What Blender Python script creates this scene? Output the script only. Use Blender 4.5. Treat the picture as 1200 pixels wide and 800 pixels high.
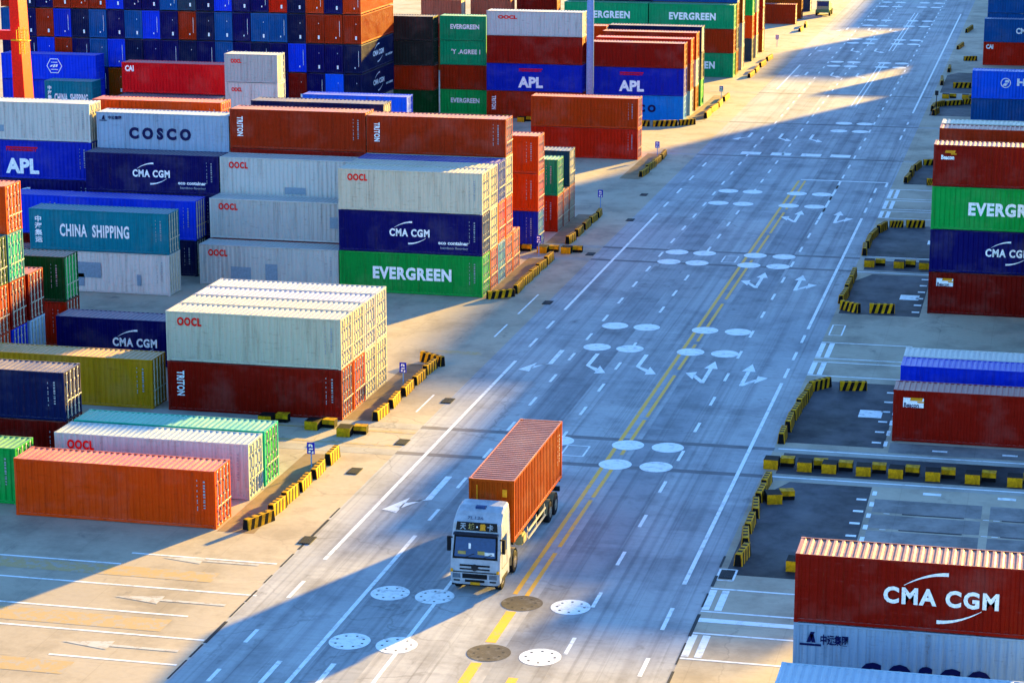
import bpy, bmesh, math, random
from mathutils import Vector, Matrix
random.seed(7)
D = bpy.data
scene = bpy.context.scene
for o in list(D.objects):
    D.objects.remove(o)
R = math.radians

# ------------------------------------------------------------------ camera, light, exposure
cam_d = D.cameras.new("camera")
cam = D.objects.new("camera", cam_d)
scene.collection.objects.link(cam)
cam.location = (0, 0, 35.1)
cam.rotation_euler = (R(90 - 13.34), 0, R(13.02))
cam_d.sensor_width = 36
cam_d.lens = 36 * 2776 / 1200
cam_d.clip_start = 1
cam_d.clip_end = 4000
scene.camera = cam

SUN_EL = 10.6
SUN_AZ = 67.5            # measured from +X towards +Y
world = D.worlds.new("World")
scene.world = world
world.use_nodes = True
wn = world.node_tree
bg = wn.nodes["Background"]
sky = wn.nodes.new("ShaderNodeTexSky")
sky.sky_type = 'NISHITA'
sky.sun_disc = False
sky.sun_elevation = R(SUN_EL)
sky.sun_rotation = R(90 - SUN_AZ)
sky.air_density = 1.0
sky.dust_density = 0.2
sky.ozone_density = 5.0
wn.links.new(sky.outputs[0], bg.inputs[0])
bg.inputs[1].default_value = 0.113
sun_d = D.lights.new("sun", 'SUN')
sun = D.objects.new("sun", sun_d)
scene.collection.objects.link(sun)
sun_d.energy = 5.0
sun_d.angle = R(1.3)
sun_d.color = (1.0, 0.62, 0.08)
sdir = Vector((math.cos(R(SUN_AZ)) * math.cos(R(SUN_EL)), math.sin(R(SUN_AZ)) * math.cos(R(SUN_EL)), math.sin(R(SUN_EL))))
sun.rotation_euler = (-sdir).to_track_quat('-Z', 'Y').to_euler()
sun.location = (60, 300, 120)

scene.view_settings.view_transform = 'Standard'
scene.view_settings.look = 'None'
scene.view_settings.gamma = 1
scene.view_settings.exposure = 2.8

# ------------------------------------------------------------------ helpers
COL = scene.collection

def srgb(h):
    h = h.lstrip('#')
    v = [int(h[i:i + 2], 16) / 255 for i in (0, 2, 4)]
    return tuple(c / 12.92 if c <= 0.04045 else ((c + 0.055) / 1.055) ** 2.4 for c in v) + (1.0,)

def mix_rgb(nt, blend, fac, a, b):
    n = nt.nodes.new("ShaderNodeMix")
    n.data_type = 'RGBA'
    n.blend_type = blend
    n.clamp_factor = True
    for sock, v in ((n.inputs[0], fac), (n.inputs[6], a), (n.inputs[7], b)):
        if hasattr(v, 'links') or isinstance(v, bpy.types.NodeSocket):
            nt.links.new(v, sock)
        else:
            sock.default_value = v
    return n.outputs[2]

def math_n(nt, op, a, b=None, c=None):
    n = nt.nodes.new("ShaderNodeMath")
    n.operation = op
    for i, v in enumerate((a, b, c)):
        if v is None:
            continue
        if isinstance(v, bpy.types.NodeSocket):
            nt.links.new(v, n.inputs[i])
        else:
            n.inputs[i].default_value = v
    return n.outputs[0]

def ramp(nt, fac, p0, p1, v0=0.0, v1=1.0):
    n = nt.nodes.new("ShaderNodeMapRange")
    n.inputs[1].default_value = p0
    n.inputs[2].default_value = p1
    n.inputs[3].default_value = v0
    n.inputs[4].default_value = v1
    nt.links.new(fac, n.inputs[0])
    return n.outputs[0]

def noise(nt, vec, scale, detail=4, rough=0.6):
    n = nt.nodes.new("ShaderNodeTexNoise")
    n.inputs['Scale'].default_value = scale
    n.inputs['Detail'].default_value = detail
    n.inputs['Roughness'].default_value = rough
    if vec is not None:
        nt.links.new(vec, n.inputs['Vector'])
    return n.outputs['Fac']

def mapping(nt, vec, scale=(1, 1, 1), loc=(0, 0, 0)):
    n = nt.nodes.new("ShaderNodeMapping")
    n.inputs['Scale'].default_value = scale
    n.inputs['Location'].default_value = loc
    nt.links.new(vec, n.inputs['Vector'])
    return n.outputs[0]

def new_mat(name):
    m = D.materials.new(name)
    m.use_nodes = True
    b = m.node_tree.nodes["Principled BSDF"]
    return m, m.node_tree, b

def simple_mat(name, col, rough=0.6, metal=0.0, var=0.25, scale=6.0):
    m, nt, b = new_mat(name)
    tc = nt.nodes.new("ShaderNodeTexCoord")
    f = noise(nt, tc.outputs['Object'], scale, 5)
    c = srgb(col) if isinstance(col, str) else tuple(col) + (1,)
    dark = tuple(x * (1 - var) for x in c[:3]) + (1,)
    nt.links.new(mix_rgb(nt, 'MIX', ramp(nt, f, .35, .65), dark, c), b.inputs['Base Color'])
    b.inputs['Roughness'].default_value = rough
    b.inputs['Metallic'].default_value = metal
    b.inputs['Specular IOR Level'].default_value = .22 if rough < .2 else .12
    return m

PAINT = {}
PAL = {   # painted steel, as the paint itself is coloured
    'orange': 'c83a04', 'burnt': 'b43408', 'redorange': 'a8340c', 'redbrown': '8e260e', 'maroon': '7a120a', 'darkmaroon': '64100c',
    'crimson': 'b0141c', 'red': 'b8281c', 'navy': '06084c', 'deepnavy': '06123c', 'blue': '0c2aae', 'brightblue': '0a34c4', 'aplblue': '082096',
    'skyblue': '2f7ec8', 'hanjin': '0a56d8', 'tealblue': '0d4a86', 'slate': '2a3a4c', 'steelblue': '5a86b4',
    'evergreen': '0a8a3a', 'sagegreen': '0a8a58', 'darkgreen': '143c20', 'green': '16a04c', 'seagreen': '18a486', 'teal': '0e6a7c', 'black': '1e2624',
    'white': 'b8b6b0', 'cream': 'b4ad99', 'greywhite': 'a4a9a6', 'lavender': 'b2aeb4', 'coscogrey': '7e92a8', 'lightblue': 'a2bccc',
    'paleaqua': '98a8a6', 'rustorange': '9a3e10', 'mustard': 'a8780a', 'brown': '7a3c1c', 'pinkred': 'a4503a',
}
RUSTY = {'white': .55, 'cream': .4, 'greywhite': .4, 'lavender': .4, 'coscogrey': .5, 'mustard': .4, 'lightblue': .4, 'pinkred': .4, 'paleaqua': .7}

def paint(key):
    if key in PAINT:
        return PAINT[key]
    m, nt, b = new_mat("paint_" + key)
    base = srgb(PAL[key])
    tc = nt.nodes.new("ShaderNodeTexCoord")
    oi = nt.nodes.new("ShaderNodeObjectInfo")
    off = nt.nodes.new("ShaderNodeVectorMath")
    off.operation = 'ADD'
    rnd = math_n(nt, 'MULTIPLY', oi.outputs['Random'], 300.0)
    cb = nt.nodes.new("ShaderNodeCombineXYZ")
    nt.links.new(rnd, cb.inputs[0])
    nt.links.new(rnd, cb.inputs[1])
    nt.links.new(tc.outputs['Object'], off.inputs[0])
    nt.links.new(cb.outputs[0], off.inputs[1])
    v = off.outputs[0]
    streak = noise(nt, mapping(nt, v, (3.2, 3.2, .22)), 1.0, 5, .65)
    blot = noise(nt, mapping(nt, v, (.45, .45, .6)), 1.0, 4, .6)
    fine = noise(nt, mapping(nt, v, (9, 9, 5)), 1.0, 4, .7)
    hue = nt.nodes.new("ShaderNodeHueSaturation")
    hue.inputs['Color'].default_value = base
    nt.links.new(math_n(nt, 'ADD', .985, math_n(nt, 'MULTIPLY', oi.outputs['Random'], .03)) if False else math_n(nt, 'MULTIPLY_ADD', oi.outputs['Random'], .22, .9), hue.inputs['Value'])
    hue.inputs['Saturation'].default_value = 1.0 if key in RUSTY else 1.18
    c = hue.outputs[0]
    c = mix_rgb(nt, 'MULTIPLY', ramp(nt, streak, .5, .78, 0, .75), c, (.55, .5, .48, 1))
    c = mix_rgb(nt, 'MIX', ramp(nt, blot, .5, .85, 0, .10), c, (.42, .36, .30, 1))
    scuff = noise(nt, mapping(nt, v, (1.6, 1.6, 7)), 1.0, 6, .75)
    c = mix_rgb(nt, 'MIX', ramp(nt, scuff, .6, .74, 0, .28), c, tuple(.6 * x + .12 for x in base[:3]) + (1,))
    c = mix_rgb(nt, 'MULTIPLY', ramp(nt, scuff, .3, .44, .55, 0), c, (.5, .45, .42, 1))
    # rust freckles and runs
    r = math_n(nt, 'MULTIPLY', ramp(nt, streak, .56, .70), ramp(nt, fine, .52, .66))
    c = mix_rgb(nt, 'MIX', math_n(nt, 'MULTIPLY', r, RUSTY.get(key, .34)), c, (.15, .06, .025, 1))
    bpn = nt.nodes.new('ShaderNodeBump')
    bpn.inputs['Strength'].default_value = .5
    bpn.inputs['Distance'].default_value = .12
    nt.links.new(noise(nt, mapping(nt, v, (.8, .8, .9)), 1.0, 2, .5), bpn.inputs['Height'])
    nt.links.new(bpn.outputs[0], b.inputs['Normal'])
    # paler, faded tone of the paint on upward surfaces
    ge = nt.nodes.new("ShaderNodeNewGeometry")
    sx = nt.nodes.new("ShaderNodeSeparateXYZ")
    nt.links.new(ge.outputs['Normal'], sx.inputs[0])
    up = ramp(nt, sx.outputs[2], .6, .95)
    du = math_n(nt, 'MULTIPLY', up, ramp(nt, blot, .3, .75, .5, .95))
    fade = tuple(.58 * x + .42 * w_ for x, w_ in zip(base[:3], (.62, .52, .46))) + (1,)
    c = mix_rgb(nt, 'MIX', du, c, fade)
    nt.links.new(c, b.inputs['Base Color'])
    nt.links.new(ramp(nt, blot, .3, .8, .38, .7), b.inputs['Roughness'])
    b.inputs['Specular IOR Level'].default_value = .08
    PAINT[key] = m
    return m

MAT = {}
def mat(name, *a, **k):
    if name not in MAT:
        MAT[name] = simple_mat(name, *a, **k)
    return MAT[name]

mat('galvanised', 'c8c0a8', .5, .0)
mat('rubber', '16161a', .85)
mat('dark_steel', '2a2a2e', .5, .3)
mat('letter_white', 'f2f4f4', .5, 0, .32, 7)
mat('letter_red', 'd80408', .5, 0, .15, 3)
mat('letter_navy', '060c44', .5, 0, .15, 3)
mat('letter_yellow', 'c8b43c', .5)
mat('letter_grey', '9098a0', .5)
mat('flag_orange', 'd89018', .5)
mat('white_paint', 'd2d6d6', .4)
mat('block_yellow', 'd69a08', .75, 0, .6, 3.5)
mat('block_black', '0c0c10', .8, 0, .3, 5)
mat('sign_blue', '1428b0', .5)
mat('crane_red', 'ee1400', .45)
mat('crane_yellow', 'd8a010', .5)
mat('pole_grey', '6c98cc', .6, .0)
mat('glass_dark', (.006, .035, .13), .14)
mat('plate_yellow', 'c88a14', .5)
mat('grate', '20262e', .7)
mat('seat_tan', 'a08c50', .7)

def link_mesh(name, bm, material=None, parent=None, smooth=False):
    me = D.meshes.new(name)
    bm.normal_update()
    bm.to_mesh(me)
    bm.free()
    if smooth:
        for p in me.polygons:
            p.use_smooth = True
    if material is not None:
        me.materials.append(material)
    o = D.objects.new(name, me)
    COL.objects.link(o)
    if parent is not None:
        o.parent = parent
    return o

def box(bm, x0, x1, y0, y1, z0, z1, mi=0):
    vs = [bm.verts.new(p) for p in ((x0, y0, z0), (x1, y0, z0), (x1, y1, z0), (x0, y1, z0), (x0, y0, z1), (x1, y0, z1), (x1, y1, z1), (x0, y1, z1))]
    fs = []
    for f in ((0, 3, 2, 1), (4, 5, 6, 7), (0, 1, 5, 4), (1, 2, 6, 5), (2, 3, 7, 6), (3, 0, 4, 7)):
        fc = bm.faces.new([vs[i] for i in f])
        fc.material_index = mi
        fs.append(fc)
    return vs, fs

def cyl(bm, p, q, r, n=8, mi=0, r2=None):
    p, q = Vector(p), Vector(q)
    d = (q - p).normalized()
    a = d.orthogonal().normalized()
    b = d.cross(a)
    r2 = r if r2 is None else r2
    A = [bm.verts.new(p + (a * math.cos(t) + b * math.sin(t)) * r) for t in [2 * math.pi * i / n for i in range(n)]]
    B = [bm.verts.new(q + (a * math.cos(t) + b * math.sin(t)) * r2) for t in [2 * math.pi * i / n for i in range(n)]]
    for i in range(n):
        f = bm.faces.new((A[i], A[(i + 1) % n], B[(i + 1) % n], B[i]))
        f.material_index = mi
    bm.faces.new(list(reversed(A))).material_index = mi
    bm.faces.new(B).material_index = mi

def poly(bm, pts, z, mi=0):
    f = bm.faces.new([bm.verts.new((x, y, z)) for x, y in pts])
    f.normal_update()
    if f.normal.z < 0:
        f.normal_flip()
    f.material_index = mi
    return f

def rect(bm, x0, x1, y0, y1, z, mi=0):
    return poly(bm, [(x0, y0), (x1, y0), (x1, y1), (x0, y1)], z, mi)

def empty(name, loc, rz=0.0):
    o = D.objects.new(name, None)
    o.empty_display_size = .5
    COL.objects.link(o)
    o.location = loc
    o.rotation_euler = (0, 0, rz)
    return o

def tag(o, label, cat, group=None):
    o['label'] = label
    o['category'] = cat
    if group:
        o['group'] = group
    return o

def structure(o):
    o['kind'] = 'structure'
    return o

def obj_mat(o, m, slot=0):
    o.material_slots[slot].link = 'OBJECT'
    o.material_slots[slot].material = m

# ------------------------------------------------------------------ ground
def ground_mat(name, cols, seams=True, dark=0.0, tracks=False, sc=1.0):
    m, nt, b = new_mat(name)
    tc = nt.nodes.new("ShaderNodeTexCoord")
    v = tc.outputs['Object']
    big = noise(nt, mapping(nt, v, (.05, .03, 1)), 1.0 * sc, 5, .62)
    mid = noise(nt, mapping(nt, v, (.28, .22, 1)), 1.0 * sc, 6, .65)
    fine = noise(nt, v, 3.0, 6, .7)
    c = mix_rgb(nt, 'MIX', ramp(nt, big, .35, .65), srgb(cols[0]), srgb(cols[1]))
    c = mix_rgb(nt, 'MULTIPLY', ramp(nt, mid, .47, .64, 0, .8), c, (.64, .64, .66, 1))
    smear = noise(nt, mapping(nt, v, (.11, .34, 1), (7, 3, 0)), 1.0 * sc, 7, .72)
    c = mix_rgb(nt, 'MIX', ramp(nt, smear, .56, .72, 0, .45), c, tuple(min(1, x * 1.35) for x in srgb(cols[1])[:3]) + (1,))
    vo = nt.nodes.new('ShaderNodeTexVoronoi')
    vo.feature = 'DISTANCE_TO_EDGE'
    vo.inputs['Scale'].default_value = .16
    wob = nt.nodes.new('ShaderNodeVectorMath'); wob.operation = 'ADD'
    nz = nt.nodes.new('ShaderNodeTexNoise'); nz.inputs['Scale'].default_value = .6; nz.inputs['Detail'].default_value = 5
    nt.links.new(v, nz.inputs['Vector']); nt.links.new(v, wob.inputs[0])
    sc_n = nt.nodes.new('ShaderNodeVectorMath'); sc_n.operation = 'SCALE'; sc_n.inputs['Scale'].default_value = 2.2
    nt.links.new(nz.outputs['Color'], sc_n.inputs[0]); nt.links.new(sc_n.outputs[0], wob.inputs[1])
    nt.links.new(wob.outputs[0], vo.inputs['Vector'])
    crack = math_n(nt, 'MULTIPLY', ramp(nt, vo.outputs['Distance'], .004, .012, 1, 0), ramp(nt, big, .5, .6))
    c = mix_rgb(nt, 'MIX', math_n(nt, 'MULTIPLY', crack, .33), c, (.06, .06, .06, 1))
    c = mix_rgb(nt, 'MULTIPLY', ramp(nt, fine, .45, .7, 0, .35), c, (.72, .72, .72, 1))
    if tracks:
        tr = noise(nt, mapping(nt, v, (1.35, .02, 1)), 1.0, 3, .5)
        c = mix_rgb(nt, 'MULTIPLY', ramp(nt, tr, .48, .66, 0, .8), c, (.66, .66, .69, 1))
        tw = noise(nt, mapping(nt, v, (3.4, .012, 1), (9, 2, 0)), 1.0, 3, .55)
        c = mix_rgb(nt, 'MULTIPLY', ramp(nt, tw, .54, .66, 0, .6), c, (.62, .62, .65, 1))
        tw2 = noise(nt, mapping(nt, v, (4.2, .05, 1), (3, 8, 0)), 1.0, 4, .6)
        c = mix_rgb(nt, 'MIX', ramp(nt, tw2, .64, .72, 0, .4), c, (.09, .09, .1, 1))
        wv = noise(nt, mapping(nt, v, (.12, 2.6, 1)), 1.0, 3, .6)
        c = mix_rgb(nt, 'MULTIPLY', ramp(nt, wv, .5, .72, 0, .4), c, (.8, .79, .78, 1))
    if seams:
        br = nt.nodes.new("ShaderNodeTexBrick")
        br.offset = 0
        br.inputs['Color1'].default_value = (1, 1, 1, 1)
        br.inputs['Color2'].default_value = (.92, .92, .92, 1)
        br.inputs['Mortar'].default_value = (.62, .62, .62, 1)
        br.inputs['Scale'].default_value = 1.0
        br.inputs['Mortar Size'].default_value = .025
        br.inputs['Brick Width'].default_value = 3.35
        br.inputs['Row Height'].default_value = 5.0
        nt.links.new(v, br.inputs['Vector'])
        c = mix_rgb(nt, 'MULTIPLY', .32, c, br.outputs['Color'])
    # oil drips and rubber
    st = noise(nt, mapping(nt, v, (.8, .4, 1), (31, 5, 0)), 1.0, 5, .6)
    c = mix_rgb(nt, 'MIX', ramp(nt, st, .63, .76, 0, .6), c, (.05, .05, .055, 1))
    nt.links.new(c, b.inputs['Base Color'])
    nt.links.new(ramp(nt, mid, .3, .7, .7, .92), b.inputs['Roughness'])
    b.inputs['Specular IOR Level'].default_value = .25
    bp = nt.nodes.new("ShaderNodeBump")
    bp.inputs['Strength'].default_value = .25
    bp.inputs['Distance'].default_value = .02
    nt.links.new(fine, bp.inputs['Height'])
    nt.links.new(bp.outputs[0], b.inputs['Normal'])
    return m

GROUND = ground_mat('yard_concrete', ('988e7c', 'aea08a'))
ROAD = ground_mat('road_surface', ('909498', 'a6a6a5'), tracks=True)
LANE = ground_mat('lane_surface', ('80848a', '929496'), tracks=True, sc=1.3)
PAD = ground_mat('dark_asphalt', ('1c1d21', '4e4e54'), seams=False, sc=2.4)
DIRT = ground_mat('dirty_concrete', ('6e5a44', '8c7456'), seams=False, sc=2.5)
BEAM = ground_mat('rail_beam_concrete', ('8a8880', 'a09c92'), seams=False)
JOINT = ground_mat('joint_asphalt', ('5c5c62', '6c6a6c'), seams=False)
CELL = ground_mat('cell_concrete', ('62605e', '8e8a86'), seams=True, sc=3.0)

bm = bmesh.new()
rect(bm, -900, 900, -200, 2200, 0)
structure(link_mesh('ground', bm, GROUND))
bm = bmesh.new()
rect(bm, -33.6, -13.95, 20, 900, .002)
structure(link_mesh('road', bm, ROAD))
bm = bmesh.new()
for x0, x1 in ((-21.2, -18.9), (-28.5, -26.2)):
    rect(bm, x0, x1, 20, 900, .004)
structure(link_mesh('road_lane_surface', bm, LANE))

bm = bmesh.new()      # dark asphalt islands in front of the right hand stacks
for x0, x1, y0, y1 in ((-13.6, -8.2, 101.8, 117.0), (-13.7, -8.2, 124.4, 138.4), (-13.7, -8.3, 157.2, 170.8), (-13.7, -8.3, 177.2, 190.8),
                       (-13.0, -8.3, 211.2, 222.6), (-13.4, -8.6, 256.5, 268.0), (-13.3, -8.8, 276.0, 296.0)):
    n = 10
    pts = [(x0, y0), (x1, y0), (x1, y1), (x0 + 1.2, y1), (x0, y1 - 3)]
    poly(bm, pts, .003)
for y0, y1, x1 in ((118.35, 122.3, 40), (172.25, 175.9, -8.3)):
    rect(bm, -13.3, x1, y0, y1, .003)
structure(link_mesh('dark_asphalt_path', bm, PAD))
bm = bmesh.new()      # muddy strip between stacks and the striped blocks on the left
for y0, y1 in ((102.6, 116.5), (123.5, 137.0), (156.3, 171.3), (176.6, 190.0), (208.5, 224.0), (246, 268)):
    n = 12
    L_ = [(-36.35 + random.uniform(-.12, .05), y0 + (y1 - y0) * i / n) for i in range(n + 1)]
    R_ = [(-38.28, y1), (-38.28, y0)]
    poly(bm, L_ + R_, .003)
structure(link_mesh('dirt_path', bm, DIRT))
bm = bmesh.new()      # concrete beams of the gantry crane tracks
dark = bmesh.new()
for yc in (117.7, 122.9, 171.6, 176.5, 145.6, 150.4, 224.2, 247.0, 271.5):
    if yc in (145.6, 150.4):
        continue
    rect(bm, -80, -33.6, yc - .55, yc + .55, .005)
    rect(bm, -13.9, 40, yc - .55, yc + .55, .005)
    rect(dark, -33.6, -13.9, yc - .30, yc + .30, .006)
structure(link_mesh('crane_track_path', bm, BEAM))
structure(link_mesh('crane_track_joint_path', dark, JOINT))
bm = bmesh.new()      # pale slabs where boxes are set down, right
for y in (105.0, 107.6, 110.2, 112.8):
    rect(bm, -7.9, -2.6, y, y + 2.2, .003)
    rect(bm, -2.2, 3, y, y + 2.2, .003)
for y in (124.8,):
    rect(bm, -7.9, 3, y - 1.2, y + .8, .0045)
structure(link_mesh('cell_slab_path', bm, CELL))
bm = bmesh.new()
for y in (107.4, 110.0, 112.6):
    rect(bm, -6.4, -3.4, y, y + .18, .006)
    rect(bm, -1.6, 1.6, y, y + .18, .006)
structure(link_mesh('cell_gap_path', bm, PAD))

# ------------------------------------------------------------------ painted markings
def marking_mat(name, col, wear=.35, under=(.22, .21, .2, 1)):
    m, nt, b = new_mat(name)
    tc = nt.nodes.new("ShaderNodeTexCoord")
    f = noise(nt, tc.outputs['Object'], 2.2, 6, .75)
    g = noise(nt, tc.outputs['Object'], .4, 4, .6)
    k = math_n(nt, 'MULTIPLY', ramp(nt, f, .5, .64), ramp(nt, g, .36, .6, .3, 1))
    c = mix_rgb(nt, 'MIX', math_n(nt, 'MULTIPLY', k, wear * 2), srgb(col), under)
    nt.links.new(c, b.inputs['Base Color'])
    b.inputs['Roughness'].default_value = .7
    return m
M_WHITE = marking_mat('road_white', 'dcdedc')
M_OLD = marking_mat('worn_white', 'acaaa2', 1.4, srgb('978d7d'))
M_YEL = marking_mat('road_yellow', 'e0a008', .35)
M_YOLD = marking_mat('worn_yellow', 'a48a58', 1.5, srgb('978d7d'))
M_DARKDOT = marking_mat('worn_dark', '26211f', .2)
Z = .008
w = bmesh.new()
def vline(b_, x, y0, y1, wd=.17, z=Z):
    rect(b_, x - wd / 2, x + wd / 2, y0, y1, z)
def hline(b_, y, x0, x1, wd=.17, z=Z):
    rect(b_, x0, x1, y - wd / 2, y + wd / 2, z)
# right edge line
for a, c in ((100, 137.3), (152, 193.4), (258, 372)):
    vline(w, -15.2, a, c, .2)
for a, c in ((94, 96.8), (88.5, 90.6), (82, 84.5), (138.6, 141), (143.2, 145.4), (148, 150.2), (196, 198.4), (201, 203.2), (206, 208.5), (238, 241), (244, 246), (249, 251)):
    vline(w, -15.2, a, c, .18)
y = 84.4
while y < 420:
    vline(w, -18.62, y, y + 2.0)
    y += 5.85
y = 100.2
while y < 420:
    if not (196.8 < y < 203):
        vline(w, -25.52, y, y + 1.9)
    y += 5.45
vline(w, -25.45, 84, 98.4)
y = 106.5
while y < 420:
    vline(w, -28.78, y, y + 1.9)
    y += 5.6
vline(w, -28.8, 60, 104.1, .2)
for a, c in ((99.7, 139.2), (154.1, 191.9), (275, 300)):
    vline(w, -31.95, a, c, .2)
for a, c in ((94.3, 96.6), (88.6, 90.2), (84.1, 85.5), (143, 145.4), (148.3, 150.6), (195, 197.5), (202, 204.6), (209, 211.6), (217, 219.4), (310, 313), (318, 321)):
    vline(w, -31.95, a, c, .18)
for a, c in ((84.4, 86.9), (79, 81.5)):
    vline(w, -29.84, a, c, .22)
    vline(w, -27.6, a + .3, c + .2, .22)
for a, c in ((145.2, 148.9), (152.1, 158.5), (126, 130)):
    vline(w, -34.75, a, c, .12)
# yellow pair ends in white beyond
for a, c in ((262, 305), (318, 372)):
    vline(w, -22.2, a, c, .14)
    vline(w, -21.7, a, c, .14)
hline(w, 211.6, -22.2, -14.4, .35)
vline(w, -18.62, 192, 211.5, .2)
vline(w, -14.45, 209.2, 211.6, .2)
for yr in (226.1,):
    for xc in (-28.6, -25.7, -22.8, -20.0):
        rect(w, xc - .95, xc + .95, yr - .8, yr + .8, Z)
# painted stacking boxes at the right kerb
def cell_box(y0, y1, x0=-13.95, x1=-8.2):
    hline(w, y1, x0, x1, .16)
    hline(w, y0, x0, x1, .16)
    for xa in (x0, x0 + .55):
        rect(w, xa, xa + .32, y0 + .2, y1 - .2, Z)
for a in ((96.7, 99.75), (90.9, 93.95), (144.2, 148.5), (139.7, 143.2), (203.4, 208.2), (198.2, 202.4), (193.9, 197.2)):
    cell_box(*a)
hline(w, 95.6, -13.9, -8.2, .5)
hline(w, 85.5, -13.95, -8.5, .2)
for yy in (176.9, 171.0, 122.6, 117.3):
    hline(w, yy + .45, -13.7, -8.0 if yy > 150 else 12, .16)
# small square frame
for xa, xb, ya, yb in ((-13.9, -13.15, 100.95, 102.5),):
    hline(w, ya, xa, xb, .1); hline(w, yb, xa, xb, .1); vline(w, xa, ya, yb, .1); vline(w, xb, ya, yb, .1)
for xa, xb, ya, yb in ((-13.7, -12.9, 150.6, 153.6), (-24.9, -23.7, 119.2, 121.2), (-23.9, -22.9, 172.8, 175.2)):
    hline(w, ya, xa, xb, .1); hline(w, yb, xa, xb, .1); vline(w, xa, ya, yb, .1); vline(w, xb, ya, yb, .1)
# left bottom turning bays
for yy, xa, xb in ((97.0, -60, -40.9), (94.25, -60, -33.4), (91.05, -60, -35.4), (88.45, -60, -33.7), (85.5, -39.4, -33.8), (98.6, -41, -33.9)):
    hline(w, yy, xa, xb, .15)
# small pad marks
for i in range(6):
    rect(w, -8.9, -8.4, 125.3 + i * 2.2, 125.6 + i * 2.2, Z)
    rect(w, -8.25, -8.05, 124.8 + i * 2.2, 125.8 + i * 2.2, Z)
    rect(w, -8.9, -8.4, 158.5 + i * 2.2, 158.9 + i * 2.2, Z)
    rect(w, -8.8, -8.3, 104.6 + i * 2.0, 104.9 + i * 2.0, Z)
for xa, ya in ((-10.1, 130.6), (-10.0, 162.5), (-9.3, 183.2)):
    rect(w, xa, xa + 1.3, ya, ya + 1.6, Z)
for yb in (104.6, 107.2, 109.8, 112.4):
    for xb in (-7.3, -2.5, -2.0, 2.4):
        rect(w, xb, xb + .3, yb + .2, yb + .28, Z)
for xb in (-5.6, -1.9, 1.2):
    rect(w, xb, xb + .9, 116.2, 116.6, Z); rect(w, xb, xb + .8, 124.3, 124.6, Z)
for xa, ya, yb in ((-8.1, 104.2, 116.4),):
    yy = ya
    while yy < yb:
        rect(w, xa, xa + .22, yy, yy + .7, Z); yy += 1.9
structure(link_mesh('white_road_markings', w, M_WHITE))

def circles(name, m, cols, rows, rx=.87, ry=.98):
    b_ = bmesh.new()
    for xc in cols:
        for yc in rows:
            poly(b_, [(xc + rx * math.cos(t), yc + ry * math.sin(t)) for t in [2 * math.pi * i / 32 for i in range(32)]], Z + .004)
    return structure(link_mesh(name, b_, m))
CX = (-27.72, -25.6, -21.73, -19.55)
circles('white_circle_road_markings', M_WHITE, CX, (118.1, 121.9, 143.9, 150.1, 172.0, 175.8, 197.9, 204.1, 299.6, 304.2, 327, 332.3, 351.5, 359.5, 382, 389.5))
circles('white_circle_near_road_markings', M_WHITE, (-27.72, -25.68, -19.55), (89.7, 95.9))
circles('dark_circle_road_markings', M_DARKDOT, (-21.73,), (89.7, 95.9), .92, 1.0)
circles('white_circle_far_road_markings', M_WHITE, CX[2:], (242.8, 248.5))
b_ = bmesh.new()   # studs set in the near circles
for xc in (-27.72, -25.68, -19.55, -21.73):
    for yc in (89.7, 95.9):
        for k in range(8):
            t = 2 * math.pi * k / 8 + xc
            x_, y_ = xc + .6 * math.cos(t), yc + .66 * math.sin(t)
            rect(b_, x_ - .05, x_ + .05, y_ - .06, y_ + .06, Z + .008)
structure(link_mesh('circle_stud_road_markings', b_, MAT['grate']))
b_ = bmesh.new()
for a, c in ((97, 145), (145, 211)):
    vline(b_, -22.3, a, c, .22)
yy = 96.8
while yy < 211:
    l_ = random.uniform(6, 16)
    vline(b_, -21.74, yy, min(211, yy + l_), .2)
    yy += l_ + random.uniform(.3, 1.6)
for a, c in ((90.9, 94.8), (80, 88.5)):
    vline(b_, -21.95, a, c, .45)
rect(b_, -20.3, -19.9, 84, 87.2, Z); rect(b_, -18.4, -17.2, 84.6, 86.2, Z)
structure(link_mesh('yellow_road_markings', b_, M_YEL))
b_ = bmesh.new()
for yy, hh, xa, xb in ((96.1, 1.3, -60, -36), (89.75, 1.5, -60, -35.9), (118.9, .3, -60, -33.6), (121.6, .3, -60, -33.6), (140.5, .8, -37.5, -34.4), (84.2, 1.4, -46, -38)):
    hline(b_, yy, xa, xb, hh, .0065)
structure(link_mesh('worn_yellow_road_markings', b_, M_YOLD))

def arrow(b_, kind, cx, cy, s=1.0, rot=0.0, k=1.0):
    """lane arrow; u to the driver's right, v ahead"""
    c_, s_ = math.cos(rot), math.sin(rot)
    def P(pts):
        poly(b_, [(cx + (u * c_ - v * s_) * s, cy + (u * s_ + v * c_) * s * k) for u, v in pts], Z + .003)
    if kind == 'ahead':
        P([(-.1, -2.6), (.1, -2.6), (.1, .4), (-.1, .4)]); P([(-.42, .4), (.42, .4), (0, 2.6)])
        return
    sg = 1 if 'right' in kind else -1
    if kind.startswith('ahead_'):
        P([(-.12, -2.7), (.12, -2.7), (.12, .9), (-.12, .9)]); P([(-.42, .9), (.42, .9), (0, 2.8)])
        P([(sg * .12, -2.7), (sg * .12, -2.0), (sg * .75, -.7), (sg * .75, -1.4)]); P([(sg * .7, -2.0), (sg * .7, -.1), (sg * 1.35, -.5)])
    else:
        P([(-.13, -2.6), (.13, -2.6), (.13, .6), (-.13, .6)])
        P([(-.13, .6), (.13, .6), (sg * .8, 2.0), (sg * .8, 1.25)]); P([(sg * .75, .5), (sg * .75, 2.5), (sg * 1.4, 2.2)])
b_ = bmesh.new()
PI = math.pi
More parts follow.
